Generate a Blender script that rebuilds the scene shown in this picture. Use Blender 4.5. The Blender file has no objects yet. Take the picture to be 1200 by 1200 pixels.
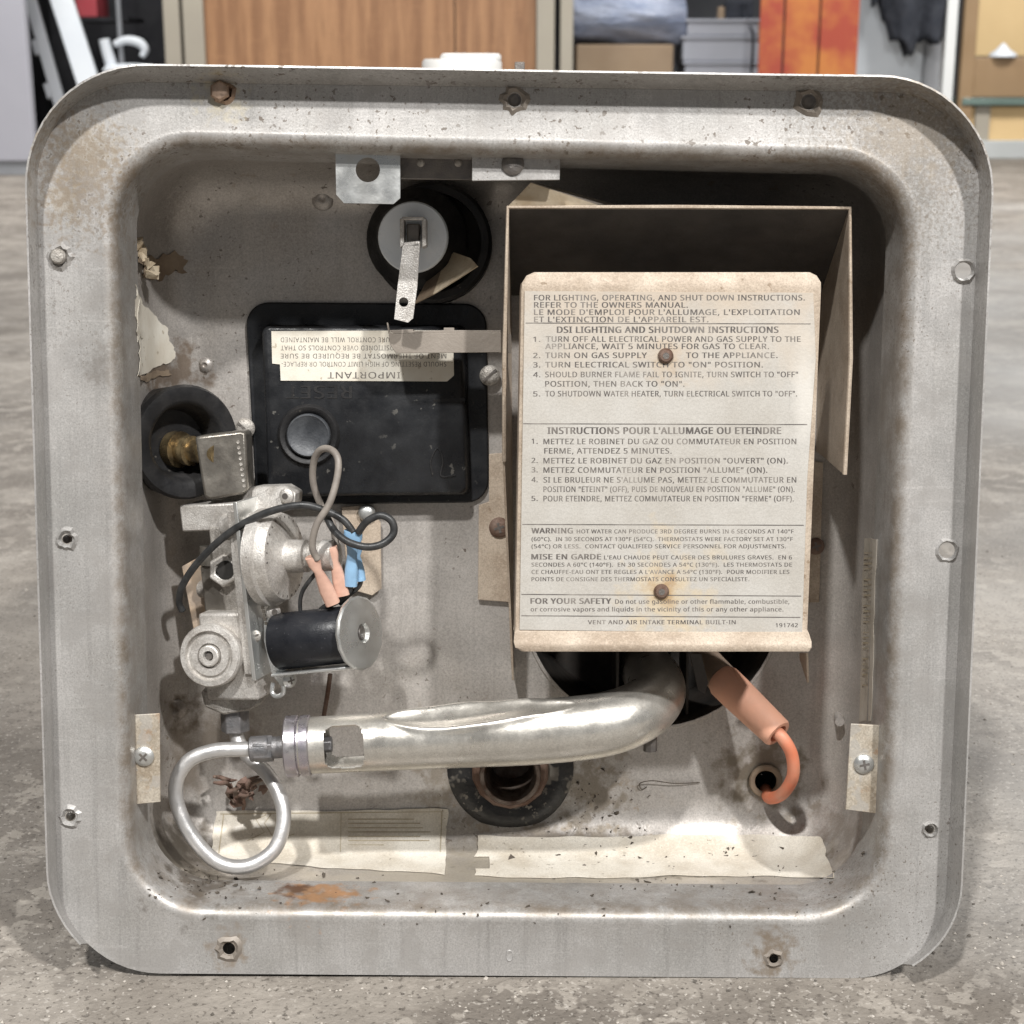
import bpy, bmesh, math, random
from mathutils import Vector, Matrix
from mathutils.bvhtree import BVHTree
from mathutils.geometry import delaunay_2d_cdt
rad = math.radians
random.seed(7)
scn = bpy.context.scene
COL = scn.collection

# ---------------------------------------------------------------- camera
F_PX, DIST = 1900.0, 0.69          # focal length in photo pixels (1200 wide), metres to the front face
TILT = rad(9.6)                    # the heater leans back on its overhanging flange
RHO = rad(5.7)                     # camera pitch relative to the heater face
PHI = TILT + RHO
ZC = 0.2045
MH = Matrix.Rotation(-TILT, 4, 'X')
FWD = Vector((0, math.cos(RHO), -math.sin(RHO)))
UPV = Vector((0, math.sin(RHO), math.cos(RHO)))
CAM_L = Vector((0, 0, ZC)) - DIST * FWD
CAM_W = MH @ CAM_L
cam = bpy.data.cameras.new('camera')
camo = bpy.data.objects.new('camera', cam)
COL.objects.link(camo)
camo.location = CAM_W
camo.rotation_euler = (math.pi / 2 - PHI, 0, 0)
cam.sensor_width = 36
cam.lens = 36 * F_PX / 1200
cam.clip_start = 0.01
cam.clip_end = 200
cam.dof.use_dof = True
cam.dof.focus_distance = 0.72
cam.dof.aperture_fstop = 22
scn.camera = camo

# ---------------------------------------------------------------- light
w = bpy.data.worlds.new('World'); scn.world = w; w.use_nodes = True
w.node_tree.nodes['Background'].inputs[0].default_value = (0.93, 0.96, 1.0, 1)
w.node_tree.nodes['Background'].inputs[1].default_value = 0.17
def lamp(name, loc, target, size, power, col):
    l = bpy.data.lights.new(name, 'AREA'); l.shape = 'DISK'; l.size = size; l.energy = power; l.color = col
    o = bpy.data.objects.new(name, l); COL.objects.link(o); o.location = loc
    o.rotation_euler = (Vector(target) - Vector(loc)).to_track_quat('-Z', 'Y').to_euler()
    return o
lamp('ceiling_lamp', (-0.55, -1.75, 2.9), (0, 0, .2), 0.15, 110, (1.0, .985, .96))
lamp('ceiling_lamp', (1.45, -2.15, 2.85), (0, 0, .2), 0.15, 130, (1.0, .985, .965))
lamp('ceiling_lamp', (-1.5, 4.2, 3.2), (-1.2, 4.6, 0), 1.2, 130, (1.0, .98, .95))
lamp('ceiling_lamp', (2.6, 4.2, 3.2), (2.6, 4.8, 0), 1.2, 190, (1.0, .98, .95))
vs = scn.view_settings
vs.view_transform = 'Standard'; vs.look = 'None'; vs.exposure = 0.0; vs.gamma = 1.0
vs.use_curve_mapping = False
scn.render.engine = 'CYCLES'

# ---------------------------------------------------------------- geometry helpers
def ray_l(px, py):
    return FWD + Vector((1, 0, 0)) * ((px - 600) / F_PX) + UPV * ((600 - py) / F_PX)
def at(px, py, d):
    """point of the heater's own frame seen at photo pixel px,py, d millimetres behind the face"""
    r = ray_l(px, py); t = (d / 1000 - CAM_L.y) / r.y
    return CAM_L + r * t
def ray_w(px, py):
    return (MH.to_3x3() @ ray_l(px, py))
def atw(px, py, Y):
    r = ray_w(px, py); t = (Y - CAM_W.y) / r.y
    return CAM_W + r * t
def floor_y(px, py):
    r = ray_w(px, py); t = -CAM_W.z / r.z
    return CAM_W + r * t
def sc(px, d):                     # photo pixels -> metres at depth d mm
    return px * (DIST + d / 1000) / F_PX
def tag(o, label=None, cat=None, group=None, kind=None):
    if label: o['label'] = label
    if cat: o['category'] = cat
    if group: o['group'] = group
    if kind: o['kind'] = kind
    return o
class B:
    """collects shapes into one mesh"""
    def __init__(s): s.bm = bmesh.new()
    def _addfaces(s, vs, fs):
        v = [s.bm.verts.new(p) for p in vs]
        out = []
        for f in fs:
            try: out.append(s.bm.faces.new([v[i] for i in f]))
            except ValueError: pass
        return v, out
    def obox(s, c, ex, ey, ez, hx, hy, hz):
        c = Vector(c); ex, ey, ez = Vector(ex) * hx, Vector(ey) * hy, Vector(ez) * hz
        vs = [c + ex * i + ey * j + ez * k for k in (-1, 1) for j in (-1, 1) for i in (-1, 1)]
        s._addfaces(vs, [(0, 2, 3, 1), (4, 5, 7, 6), (0, 1, 5, 4), (2, 6, 7, 3), (0, 4, 6, 2), (1, 3, 7, 5)])
        return s
    def box(s, lo, hi):
        lo, hi = Vector(lo), Vector(hi); h = (hi - lo) / 2
        return s.obox((lo + hi) / 2, (1, 0, 0), (0, 1, 0), (0, 0, 1), h.x, h.y, h.z)
    def prism(s, front, vec):
        n = len(front); front = [Vector(p) for p in front]; vec = Vector(vec)
        vs = front + [p + vec for p in front]
        fs = [tuple(range(n)), tuple(range(2 * n - 1, n - 1, -1))]
        fs += [(i, i + n, (i + 1) % n + n, (i + 1) % n) for i in range(n)]
        s._addfaces(vs, fs); return s
    def pprism(s, poly, d0, d1):       # pixel outline at depth d0 extruded straight back to depth d1
        return s.prism([at(x, y, d0) for x, y in poly], (0, (d1 - d0) / 1000, 0))
    def lathe(s, p, axis, prof, n=32, ref=None, rot=0, cap=True, sy=1):
        p = Vector(p); a = Vector(axis).normalized()
        r0 = Vector(ref) if ref else (Vector((0, 0, 1)) if abs(a.z) < .9 else Vector((1, 0, 0)))
        u = (r0 - a * r0.dot(a)).normalized(); v = a.cross(u)
        rings = []
        for t, r in prof:
            rings.append([s.bm.verts.new(p + a * t + (u * math.cos(q) + v * sy * math.sin(q)) * r)
                          for q in [rot + 2 * math.pi * i / n for i in range(n)]])
        for A, C in zip(rings, rings[1:]):
            for i in range(n):
                s.bm.faces.new((A[i], A[(i + 1) % n], C[(i + 1) % n], C[i]))
        if cap:
            s.bm.faces.new(rings[0][::-1]); s.bm.faces.new(rings[-1])
        return s
    def cyl(s, p0, p1, r, n=28, r1=None, rot=0):
        p0, p1 = Vector(p0), Vector(p1)
        return s.lathe(p0, p1 - p0, [(0, r), ((p1 - p0).length, r if r1 is None else r1)], n, rot=rot)
    def tube(s, pts, r, n=12, sub=8, cap=True, curve=True):
        pts = [Vector(p) for p in pts]
        rr = r if isinstance(r, (list, tuple)) else [r] * len(pts)
        P, R_ = [], []
        if curve:
            for i in range(len(pts) - 1):
                a = pts[max(i - 1, 0)]; b = pts[i]; c = pts[i + 1]; d = pts[min(i + 2, len(pts) - 1)]
                for k in range(sub):
                    t = k / sub
                    P.append(.5 * ((2 * b) + (c - a) * t + (2 * a - 5 * b + 4 * c - d) * t * t + (3 * b - a - 3 * c + d) * t ** 3))
                    R_.append(rr[i] * (1 - t) + rr[i + 1] * t)
            P.append(pts[-1]); R_.append(rr[-1])
        else: P, R_ = pts, rr
        T = [(P[min(i + 1, len(P) - 1)] - P[max(i - 1, 0)]).normalized() for i in range(len(P))]
        u = T[0].orthogonal().normalized(); rings = []
        for p, t, q in zip(P, T, R_):
            u = (u - t * u.dot(t)).normalized(); v = t.cross(u)
            rings.append([s.bm.verts.new(p + (u * math.cos(2 * math.pi * i / n) + v * math.sin(2 * math.pi * i / n)) * q) for i in range(n)])
        for A, C in zip(rings, rings[1:]):
            for i in range(n): s.bm.faces.new((A[i], A[(i + 1) % n], C[(i + 1) % n], C[i]))
        if cap: s.bm.faces.new(rings[0][::-1]); s.bm.faces.new(rings[-1])
        s.path = P
        return s
    def ring(s, p, axis, ro, ri, h, n=40, bev=0.0006, sy=1):
        return s.lathe(p, axis, [(0, ri), (0, ro - bev), (bev, ro), (h - bev, ro), (h, ro - bev), (h, ri + bev), (h - bev, ri), (0, ri)], n, cap=False, sy=sy)
    def build(s, name, mat, parent=None, smooth=35, bevel=0, seg=2, solid=0, recalc=True, solid_off=-1):
        if recalc: bmesh.ops.recalc_face_normals(s.bm, faces=s.bm.faces)
        me = bpy.data.meshes.new(name); s.bm.to_mesh(me); s.bm.free()
        return finish(name, me, mat, parent, smooth, bevel, seg, solid, solid_off)
def finish(name, me, mat, parent, smooth=35, bevel=0, seg=2, solid=0, solid_off=-1):
    o = bpy.data.objects.new(name, me); COL.objects.link(o)
    me.materials.append(mat)
    if smooth:
        me.shade_smooth()
        if smooth < 180: me.set_sharp_from_angle(angle=rad(smooth))
    if solid:
        m = o.modifiers.new('sheet', 'SOLIDIFY'); m.thickness = solid; m.offset = solid_off
        m = o.modifiers.new('crease', 'EDGE_SPLIT'); m.split_angle = rad(smooth or 30)
    if bevel:
        m = o.modifiers.new('edge', 'BEVEL'); m.width = bevel; m.segments = seg; m.limit_method = 'ANGLE'; m.angle_limit = rad(40)
        m.harden_normals = False
    if parent: o.parent = parent
    return o

# ---------------------------------------------------------------- materials
def pbr(name, c1, c2=None, scale=40, rough=.5, metal=0.0, bump=0.0, bscale=400, specks=(), stains_and_light=(), rvar=.12,
        detail=6, contrast=(.35, .65), spec=.5, stretch=None, emission=None, bdist=.0006, coat=0, nrough=.55, grain=0, gscale=1400, streak=0, grime=None):
    m = bpy.data.materials.new(name); m.use_nodes = True
    nt = m.node_tree; N = nt.nodes; L = nt.links
    b = N['Principled BSDF']
    b.inputs['Metallic'].default_value = metal; b.inputs['Roughness'].default_value = rough
    b.inputs['Specular IOR Level'].default_value = spec
    if coat: b.inputs['Coat Weight'].default_value = coat
    tc = N.new('ShaderNodeTexCoord'); vec = tc.outputs['Object']
    if stretch:
        mp = N.new('ShaderNodeMapping'); mp.inputs['Scale'].default_value = stretch; L.new(vec, mp.inputs[0]); sv = mp.outputs[0]
    else: sv = vec
    def noise(s, det=6, v=None, rough_=.55):
        n = N.new('ShaderNodeTexNoise'); n.inputs['Scale'].default_value = s; n.inputs['Detail'].default_value = det
        n.inputs['Roughness'].default_value = rough_
        L.new(v or vec, n.inputs['Vector']); return n
    def mrange(v, a, c, lo=0, hi=1):
        r = N.new('ShaderNodeMapRange'); r.inputs[1].default_value = a; r.inputs[2].default_value = c
        r.inputs[3].default_value = lo; r.inputs[4].default_value = hi; L.new(v, r.inputs[0]); return r.outputs[0]
    def mul(a, c):
        x = N.new('ShaderNodeMath'); x.operation = 'MULTIPLY'
        for k, q in enumerate((a, c)):
            if isinstance(q, (int, float)): x.inputs[k].default_value = q
            else: L.new(q, x.inputs[k])
        return x.outputs[0]
    def mix(f, a, c):
        x = N.new('ShaderNodeMix'); x.data_type = 'RGBA'
        if isinstance(f, (int, float)): x.inputs[0].default_value = f
        else: L.new(f, x.inputs[0])
        for k, q in ((6, a), (7, c)):
            if isinstance(q, tuple): x.inputs[k].default_value = (*q, 1)
            else: L.new(q, x.inputs[k])
        return x.outputs[2]
    c2 = c2 or tuple(v * .82 for v in c1)
    n1 = noise(scale, detail, sv, nrough)
    colr = mix(mrange(n1.outputs[0], *contrast), c1, c2)
    if streak:
        ms = N.new('ShaderNodeMapping'); ms.inputs['Scale'].default_value = (260, 260, 9); ms.inputs['Rotation'].default_value = (0, .12, 0); L.new(vec, ms.inputs[0])
        n7 = noise(1, 5, ms.outputs[0], .65)
        colr = mix(mul(mrange(n7.outputs[0], .52, .66), streak), colr, tuple(v * .62 for v in c2))
        ms = N.new('ShaderNodeMapping'); ms.inputs['Scale'].default_value = (14, 200, 420); ms.inputs['Rotation'].default_value = (0, -.35, 0); L.new(vec, ms.inputs[0])
        n8 = noise(1, 5, ms.outputs[0], .65)
        colr = mix(mul(mrange(n8.outputs[0], .60, .68), streak), colr, tuple(min(1, v * 1.35) for v in c1))
    if grain:
        n9 = noise(gscale, 2)
        colr = mix(mul(mrange(n9.outputs[0], .45, .62), grain), colr, tuple(v * .45 for v in c2))
        n10 = noise(gscale * .55, 2)
        colr = mix(mul(mrange(n10.outputs[0], .52, .66), grain * .8), colr, tuple(min(1, v * 1.35) for v in c1))
    met = None
    for (s, thr, colx, amt, mscale, mthr, *zr) in specks:
        n2 = noise(s, 3)
        f = mrange(n2.outputs[0], thr, thr + .035)
        if mscale:
            n3 = noise(mscale, 3); f = mul(f, mrange(n3.outputs[0], mthr, mthr + .12))
        if zr:
            sx = N.new('ShaderNodeSeparateXYZ'); L.new(vec, sx.inputs[0]); f = mul(f, mrange(sx.outputs[2], *zr))
        f = mul(f, amt)
        colr = mix(f, colr, colx)
        met = f if met is None else met
    for (pt, r, colx, amt, nsc, nam) in stains_and_light:
        n4 = noise(nsc, 5)
        sub = N.new('ShaderNodeVectorMath'); sub.operation = 'SUBTRACT'; L.new(vec, sub.inputs[0]); sub.inputs[1].default_value = pt
        ssc = N.new('ShaderNodeVectorMath'); ssc.operation = 'DIVIDE'; L.new(sub.outputs[0], ssc.inputs[0])
        ssc.inputs[1].default_value = r if isinstance(r, (tuple, list)) else (r, r, r)
        ln = N.new('ShaderNodeVectorMath'); ln.operation = 'LENGTH'; L.new(ssc.outputs[0], ln.inputs[0])
        ad = N.new('ShaderNodeMath'); ad.operation = 'ADD'; L.new(ln.outputs['Value'], ad.inputs[0])
        L.new(mrange(n4.outputs[0], .3, .7, -nam, nam), ad.inputs[1])
        f = mul(mrange(ad.outputs[0], 1.12, .35), amt)
        colr = mix(f, colr, colx)
    if grime:
        at_ = N.new('ShaderNodeAttribute'); at_.attribute_name = 'grime'
        n11 = noise(90, 6, None, .7)
        colr = mix(mul(at_.outputs['Fac'], mrange(n11.outputs[0], .34, .62)), colr, grime)
    L.new(colr, b.inputs['Base Color'])
    n5 = noise(scale * 2.3, 5, sv)
    L.new(mrange(n5.outputs[0], .3, .7, max(.03, rough - rvar), min(1, rough + rvar)), b.inputs['Roughness'])
    if met is not None and metal > 0:
        L.new(mrange(met, 0, 1, metal, 0.0), b.inputs['Metallic'])
    if bump:
        n6 = noise(bscale, 4, sv)
        bp = N.new('ShaderNodeBump'); bp.inputs['Strength'].default_value = bump; bp.inputs['Distance'].default_value = bdist
        L.new(n6.outputs[0], bp.inputs['Height']); L.new(bp.outputs[0], b.inputs['Normal'])
    if emission:
        b.inputs['Emission Color'].default_value = (*emission[0], 1); b.inputs['Emission Strength'].default_value = emission[1]
    return m
BRN = (.10, .07, .04)
def P3(px, py, d): return tuple(at(px, py, d))
M = {}
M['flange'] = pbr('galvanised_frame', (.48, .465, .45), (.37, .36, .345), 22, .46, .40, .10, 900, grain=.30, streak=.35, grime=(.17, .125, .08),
    specks=[(330, .607, (.10, .075, .055), .8, 25, .40, .24, .36), (700, .635, (.12, .09, .06), .6, 9, .48), (60, .54, (.36, .345, .33), .5, 0, 0), (500, .64, (.10, .08, .06), .7, 9, .52)],
    stains_and_light=[(P3(105, 178, 0), (.016, .05, .014), (.36, .27, .15), .3, 420, .8), (P3(75, 235, 0), (.008, .05, .010), (.36, .27, .15), .3, 420, .8),
            (P3(92, 205, 0), (.02, .05, .025), (.22, .16, .10), .5, 330, 1.0), (P3(262, 116, 0), (.010, .05, .009), (.50, .44, .30), .5, 200, .9),
            (P3(905, 1118, 0), (.010, .03, .012), (.22, .17, .12), .8, 190, .7), (P3(268, 1112, 0), (.008, .03, .009), (.25, .19, .13), .7, 190, .6),
            (P3(115, 430, 0), (.007, .03, .009), (.25, .23, .21), .6, 250, .8), (P3(1075, 150, 0), (.026, .05, .022), (.38, .30, .20), .3, 260, .9), (P3(1060, 165, 0), (.04, .05, .04), (.14, .105, .07), .35, 620, 1.15),
            ((-.0860, .0160, .0313), (.0190, .0125, .012), (.50, .25, .10), .85, 160, .8), ((-.0965, .0190, .0313), (.0085, .0085, .012), (.12, .05, .025), .95, 150, .6),
            ((-.142, .024, .033), (.020, .02, .012), (.09, .075, .06), .85, 120, .9)])
M['pan'] = pbr('galvanised_box', (.51, .48, .45), (.40, .37, .34), 30, .40, .45, .12, 800, grain=.30, streak=.18,
    specks=[(330, .635, (.07, .05, .035), .8, 16, .5), (120, .62, (.33, .26, .18), .5, 9, .52)],
    stains_and_light=[(P3(240, 880, 90), (.035, .06, .025), (.20, .165, .13), .8, 60, .7), (P3(660, 985, 84), (.045, .05, .006), (.14, .11, .08), .7, 120, .9),
            (P3(195, 1000, 60), (.03, .05, .014), (.12, .10, .08), .75, 90, .8), (P3(690, 930, 90), (.018, .05, .02), (.2, .165, .12), .7, 160, .9),
            (P3(535, 900, 90), (.024, .05, .022), (.26, .22, .17), .7, 150, .9), (P3(895, 905, 90), (.022, .05, .02), (.17, .14, .10), .85, 130, .8),
            (P3(1000, 985, 70), (.02, .05, .014), (.24, .2, .16), .5, 130, .9), (P3(205, 835, 90), .012, (.12, .09, .06), .8, 160, .7),
            ((0, .055, .030), (.19, .035, .012), (.50, .44, .34), .55, 60, .5), ((.085, .066, .030), (.07, .012, .012), (.14, .115, .08), .75, 130, 1.0), ((-.157, .045, .040), (.018, .04, .014), (.10, .085, .065), .8, 110, .9), ((-.161, .081, .262), (.016, .03, .012), (.17, .12, .08), .8, 130, .9)])
M['zinc'] = pbr('bright_zinc', (.64, .65, .64), (.54, .54, .52), 60, .33, .8, .12, 900, specks=[(600, .70, (.12, .1, .08), .7, 0, 0)])
M['cast'] = pbr('cast_aluminium', (.50, .475, .44), (.30, .275, .245), 120, .5, .5, .6, 1500, grain=.35, specks=[(700, .66, (.17, .14, .11), .7, 40, .5)])
M['castlight'] = pbr('pale_casting', (.69, .665, .63), (.44, .41, .375), 120, .44, .5, .5, 1500, grain=.3, specks=[(800, .66, (.15, .13, .11), .8, 60, .5)])
M['tubealu'] = pbr('aluminium_tube', (.66, .65, .64), (.55, .54, .53), 90, .42, .75, .2, 1200)
M['burner'] = pbr('plated_burner', (.63, .605, .555), (.49, .465, .42), 40, .34, .76, .15, 500, grain=.2, streak=.1, specks=[(500, .70, (.25, .2, .13), .6, 40, .5)])
M['heated'] = pbr('heat_tinted_zinc', (.40, .37, .42), (.50, .48, .48), 120, .32, .85, .1, 800)
M['iron'] = pbr('dark_steel', (.13, .12, .115), (.20, .18, .16), 150, .5, .6, .4, 1200)
M['darkfit'] = pbr('dark_fitting', (.16, .16, .165), (.24, .23, .23), 200, .45, .6, .4, 1200)
M['hole'] = pbr('hole_shade_black', (.012, .011, .010), (.02, .018, .016), 60, .9)  # near-black that paints the shade inside the holes
M['chamber'] = pbr('burner_chamber_steel', (.018, .016, .014), (.04, .032, .026), 60, .7, .2, .3, 600)
M['black'] = pbr('black_plastic', (.010, .0105, .012), (.020, .021, .023), 70, .38, 0, .18, 900, specks=[(260, .66, (.20, .19, .17), .5, 20, .52)], rvar=.18, spec=.3)
M['rubber'] = pbr('black_rubber', (.011, .011, .012), (.024, .023, .023), 90, .5, 0, .3, 700, spec=.3, specks=[(300, .66, (.2, .18, .15), .5, 30, .5)])
M['greyrubber'] = pbr('dusty_rubber_button', (.028, .031, .036), (.085, .09, .098), 90, .5, 0, .3, 900)
M['solenoid'] = pbr('black_coil_wrap', (.010, .011, .014), (.02, .021, .025), 90, .36, 0, .2, 1200, spec=.3, specks=[(900, .70, (.25, .25, .27), .5, 0, 0)])
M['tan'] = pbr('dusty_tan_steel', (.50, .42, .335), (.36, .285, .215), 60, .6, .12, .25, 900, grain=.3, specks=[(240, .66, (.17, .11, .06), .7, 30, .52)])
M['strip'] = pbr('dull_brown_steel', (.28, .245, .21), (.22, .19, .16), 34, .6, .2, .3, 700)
M['shroud'] = pbr('dark_shroud_steel', (.085, .075, .066), (.05, .044, .04), 34, .7, .1, .3, 700, specks=[(260, .68, (.06, .04, .03), .8, 20, .5)])  # far darker than the tan side panels of the shroud
M['paper'] = pbr('printed_label_stock', (.47, .45, .415), (.41, .385, .345), 40, .6, 0, .25, 700, grain=.14,
    specks=[(330, .70, (.45, .37, .26), .4, 20, .5)],
    stains_and_light=[(P3(780, 419, 20), (.010, .05, .012), (.40, .28, .16), .6, 160, .6), (P3(775, 690, 20), (.019, .05, .022), (.58, .45, .26), .5, 110, .7),
            (P3(775, 690, 20), (.008, .05, .008), (.36, .22, .09), .7, 190, .5), (P3(940, 460, 20), (.006, .05, .028), (.64, .61, .56), .6, 60, .4),
            (P3(780, 348, 20), (.08, .05, .012), (.42, .34, .26), .7, 60, .5), (P3(780, 375, 20), (.11, .05, .026), (.50, .43, .35), .5, 60, .5)])
M['ink'] = pbr('faded_black_ink', (.085, .075, .07), (.26, .235, .21), 90, .7, contrast=(.42, .72))
M['paper2'] = pbr('yellowed_label', (.74, .70, .62), (.54, .485, .40), 45, .42, 0, .3, 300, grain=.2,
    specks=[(330, .66, (.16, .12, .08), .8, 22, .5)])
M['paper3'] = pbr('small_white_label', (.72, .69, .61), (.62, .57, .48), 70, .6, 0, .2, 600, specks=[(260, .68, (.3, .24, .16), .6, 0, 0)])
M['tape'] = pbr('dried_masking_tape', (.56, .48, .36), (.42, .33, .22), 110, .7, 0, .5, 500, specks=[(300, .66, (.2, .13, .07), .6, 0, 0)])
M['browntape'] = pbr('brown_torn_tape', (.26, .20, .14), (.18, .13, .09), 110, .6, 0, .4, 500)
M['brass'] = pbr('old_brass', (.58, .44, .24), (.16, .12, .07), 120, .34, .85, .3, 800)
M['rust'] = pbr('rusty_steel', (.11, .058, .038), (.20, .14, .11), 140, .65, .3, .6, 700)
M['orange'] = pbr('orange_silicone', (.70, .20, .10), (.55, .25, .16), 60, .55, 0, .15, 500)
M['boot'] = pbr('dusty_orange_boot', (.70, .36, .24), (.60, .33, .23), 70, .65, 0, .25, 500)
M['ceramic'] = pbr('sooty_igniter_sleeve', (.36, .27, .21), (.27, .2, .15), 70, .7, 0, .2, 500)
M['pinkconn'] = pbr('orange_pink_terminal_sleeve', (.70, .44, .34), (.56, .34, .26), 160, .5, 0, .2, 600)
M['blueconn'] = pbr('blue_terminal_sleeve', (.27, .46, .66), (.22, .37, .54), 160, .5, 0, .15, 600)
M['wireblk'] = pbr('black_wire_jacket', (.018, .019, .020), (.05, .05, .05), 160, .42, 0, .15, 900)
M['wiregrey'] = pbr('grey_brown_wire_jacket', (.20, .175, .155), (.27, .24, .21), 160, .5, 0, .15, 900)
M['gaugedisc'] = pbr('pale_blue_disc', (.84, .88, .92), (.74, .80, .86), 60, .3, 0, .1, 800)
M['tab'] = pbr('stained_steel_tab', (.50, .38, .27), (.36, .30, .25), 90, .5, .4, .3, 800)
M['white_plastic'] = pbr('white_plastic', (.86, .85, .82), (.83, .82, .79), 20, .4)
M['nest'] = pbr('dried_nest', (.24, .15, .12), (.14, .10, .075), 160, .8, 0, .7, 600)
M['dust'] = pbr('dark_grit', (.05, .042, .034), (.11, .09, .07), 220, .9)
M['castdark'] = pbr('tarnished_casting', (.27, .25, .22), (.17, .155, .135), 90, .35, .7, .3, 700)
M['copper'] = pbr('copper_nut', (.50, .36, .27), (.26, .18, .13), 160, .4, .8, .2, 800)

HEAT = bpy.data.objects.new('water_heater', None); COL.objects.link(HEAT)
HEAT.matrix_world = MH; HEAT.empty_display_size = .1
tag(HEAT, 'worn galvanised gas water heater with open front, standing on the concrete floor', 'water heater')
YB = Vector((0, 1, 0)); YF = Vector((0, -1, 0)); XR = Vector((1, 0, 0)); ZU = Vector((0, 0, 1))

# ---------------------------------------------------------------- sheet-metal front: rings of rounded quads
def inset(q, L, T, R_, Bt):
    """q: TL,TR,BR,BL as (x,z); move each side inward"""
    def line(a, b, off):
        d = (b - a).normalized(); n = Vector((d.y, -d.x))   # inward for clockwise order
        return a + n * off, d
    q = [Vector(p) for p in q]
    ls = [line(q[0], q[1], T), line(q[1], q[2], R_), line(q[2], q[3], Bt), line(q[3], q[0], L)]
    def isect(l1, l2):
        (p, d), (r, e) = l1, l2
        den = d.x * e.y - d.y * e.x
        t = ((r.x - p.x) * e.y - (r.y - p.y) * e.x) / den
        return p + d * t
    return [isect(ls[3], ls[0]), isect(ls[0], ls[1]), isect(ls[1], ls[2]), isect(ls[2], ls[3])]
def rounded(q, r, n=14, side=6):
    r = r if isinstance(r, (list, tuple)) else [r] * 4
    arcs = []
    for i in range(4):
        p = q[i]; a = (q[i - 1] - p).normalized(); b = (q[(i + 1) % 4] - p).normalized()
        half = a.angle(b) / 2; td = r[i] / math.tan(half); c = p + (a + b).normalized() * (r[i] / math.sin(half))
        s0 = p + a * td - c; s1 = p + b * td - c
        a0 = math.atan2(s0.y, s0.x); a1 = math.atan2(s1.y, s1.x); da = (a1 - a0 + math.pi) % (2 * math.pi) - math.pi
        arcs.append([c + Vector((math.cos(a0 + da * k / n), math.sin(a0 + da * k / n))) * r[i] for k in range(n + 1)])
    out = []
    for i in range(4):
        out += arcs[i]
        e = arcs[i][-1]; f = arcs[(i + 1) % 4][0]
        out += [e.lerp(f, k / (side + 1)) for k in range(1, side + 1)]
    return out
def quad_px(pts, d): return [Vector((v.x, v.z)) for v in (at(x, y, d) for x, y in pts)]
def to3(loop, d): return [Vector((p.x, d / 1000, p.y)) for p in loop]
OUT = quad_px([(27, 75), (1168, 92), (1121, 1148), (60, 1141)], -14)
FOLD = quad_px([(40, 95), (1153, 110), (1104, 1147), (71, 1140)], 0)
OPEN = quad_px([(121, 157), (1079, 180), (1041, 1080), (143, 1073)], 0)
S = .364 / 1000
outer_loop = rounded(OUT, [.049, .047, .042, .046])
fold_loop = rounded(FOLD, [.043, .041, .040, .044])
open_loop = rounded(OPEN, [.036, .034, .036, .036])
def circ(c, r, n=18, ry=None): return [Vector((c.x + r * math.cos(2 * math.pi * i / n), c.y + (ry or r) * math.sin(2 * math.pi * i / n))) for i in range(n)]
def planar(bm, loops, d):
    """flat sheet bounded by the first loop, the other loops cut out of it"""
    co, ed = [], []
    for lp in loops:
        k = len(co); co += [Vector((p.x * 1000, p.y * 1000)) for p in lp]
        ed += [(k + i, k + (i + 1) % len(lp)) for i in range(len(lp))]
    ov, oe, of, src, _, _ = delaunay_2d_cdt(co, ed, [], 1, 1e-6)
    V = [bm.verts.new((p.x / 1000, d / 1000, p.y / 1000)) for p in ov]
    def inside(c, lp):
        r = False
        for i in range(len(lp)):
            p, q = lp[i - 1], lp[i]
            if (p.y > c.y) != (q.y > c.y) and c.x < (q.x - p.x) * (c.y - p.y) / (q.y - p.y) + p.x: r = not r
        return r
    for f in of:
        c = sum((ov[i] for i in f), Vector((0, 0))) / len(f) / 1000
        if inside(c, loops[0]) and not any(inside(c, lp) for lp in loops[1:]): bm.faces.new([V[i] for i in f])
    m = {}
    for i, lst in enumerate(src):
        for q in lst: m[q] = V[i]
    out, k = [], 0
    for lp in loops:
        out.append([m[k + i] for i in range(len(lp))]); k += len(lp)
    return out
def loft(bm, A, C):
    n = len(A)
    for i in range(n):
        try: bm.faces.new((A[i], A[(i + 1) % n], C[(i + 1) % n], C[i]))
        except ValueError: pass
def front_facing(bm):
    bmesh.ops.recalc_face_normals(bm, faces=bm.faces)
    sm = sum(f.normal.y * f.calc_area() for f in bm.faces)
    if sm > 0: bmesh.ops.reverse_faces(bm, faces=bm.faces)
# frame: flat flange with its screw holes, rolled edge, short side wall
holes_px = [(262, 109, 7), (603, 117, 8), (948, 119, 9), (70, 301, 8), (1129, 317, 10), (78, 632, 7), (1110, 645, 10), (82, 957, 7), (1090, 972, 7), (268, 1112, 8), (907, 1124, 6)]
b = B(); hl = []
for x, y, r in holes_px:
    c = at(x, y, 0); hl.append(circ(Vector((c.x, c.z)), r * S))
first = rounded(inset(OPEN, *[-.003] * 4), [.039, .037, .039, .039])
vl = planar(b.bm, [fold_loop, first] + hl, 0)
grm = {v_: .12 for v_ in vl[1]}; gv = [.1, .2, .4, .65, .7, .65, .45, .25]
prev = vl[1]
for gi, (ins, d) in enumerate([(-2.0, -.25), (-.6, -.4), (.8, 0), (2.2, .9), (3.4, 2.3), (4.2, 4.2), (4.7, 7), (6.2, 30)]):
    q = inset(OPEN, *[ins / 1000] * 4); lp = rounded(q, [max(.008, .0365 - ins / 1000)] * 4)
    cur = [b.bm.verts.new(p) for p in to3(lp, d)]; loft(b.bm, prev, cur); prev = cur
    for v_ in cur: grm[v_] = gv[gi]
b.bm.verts.index_update(); gidx = {v_.index: q for v_, q in grm.items()}
front_facing(b.bm)
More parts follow.
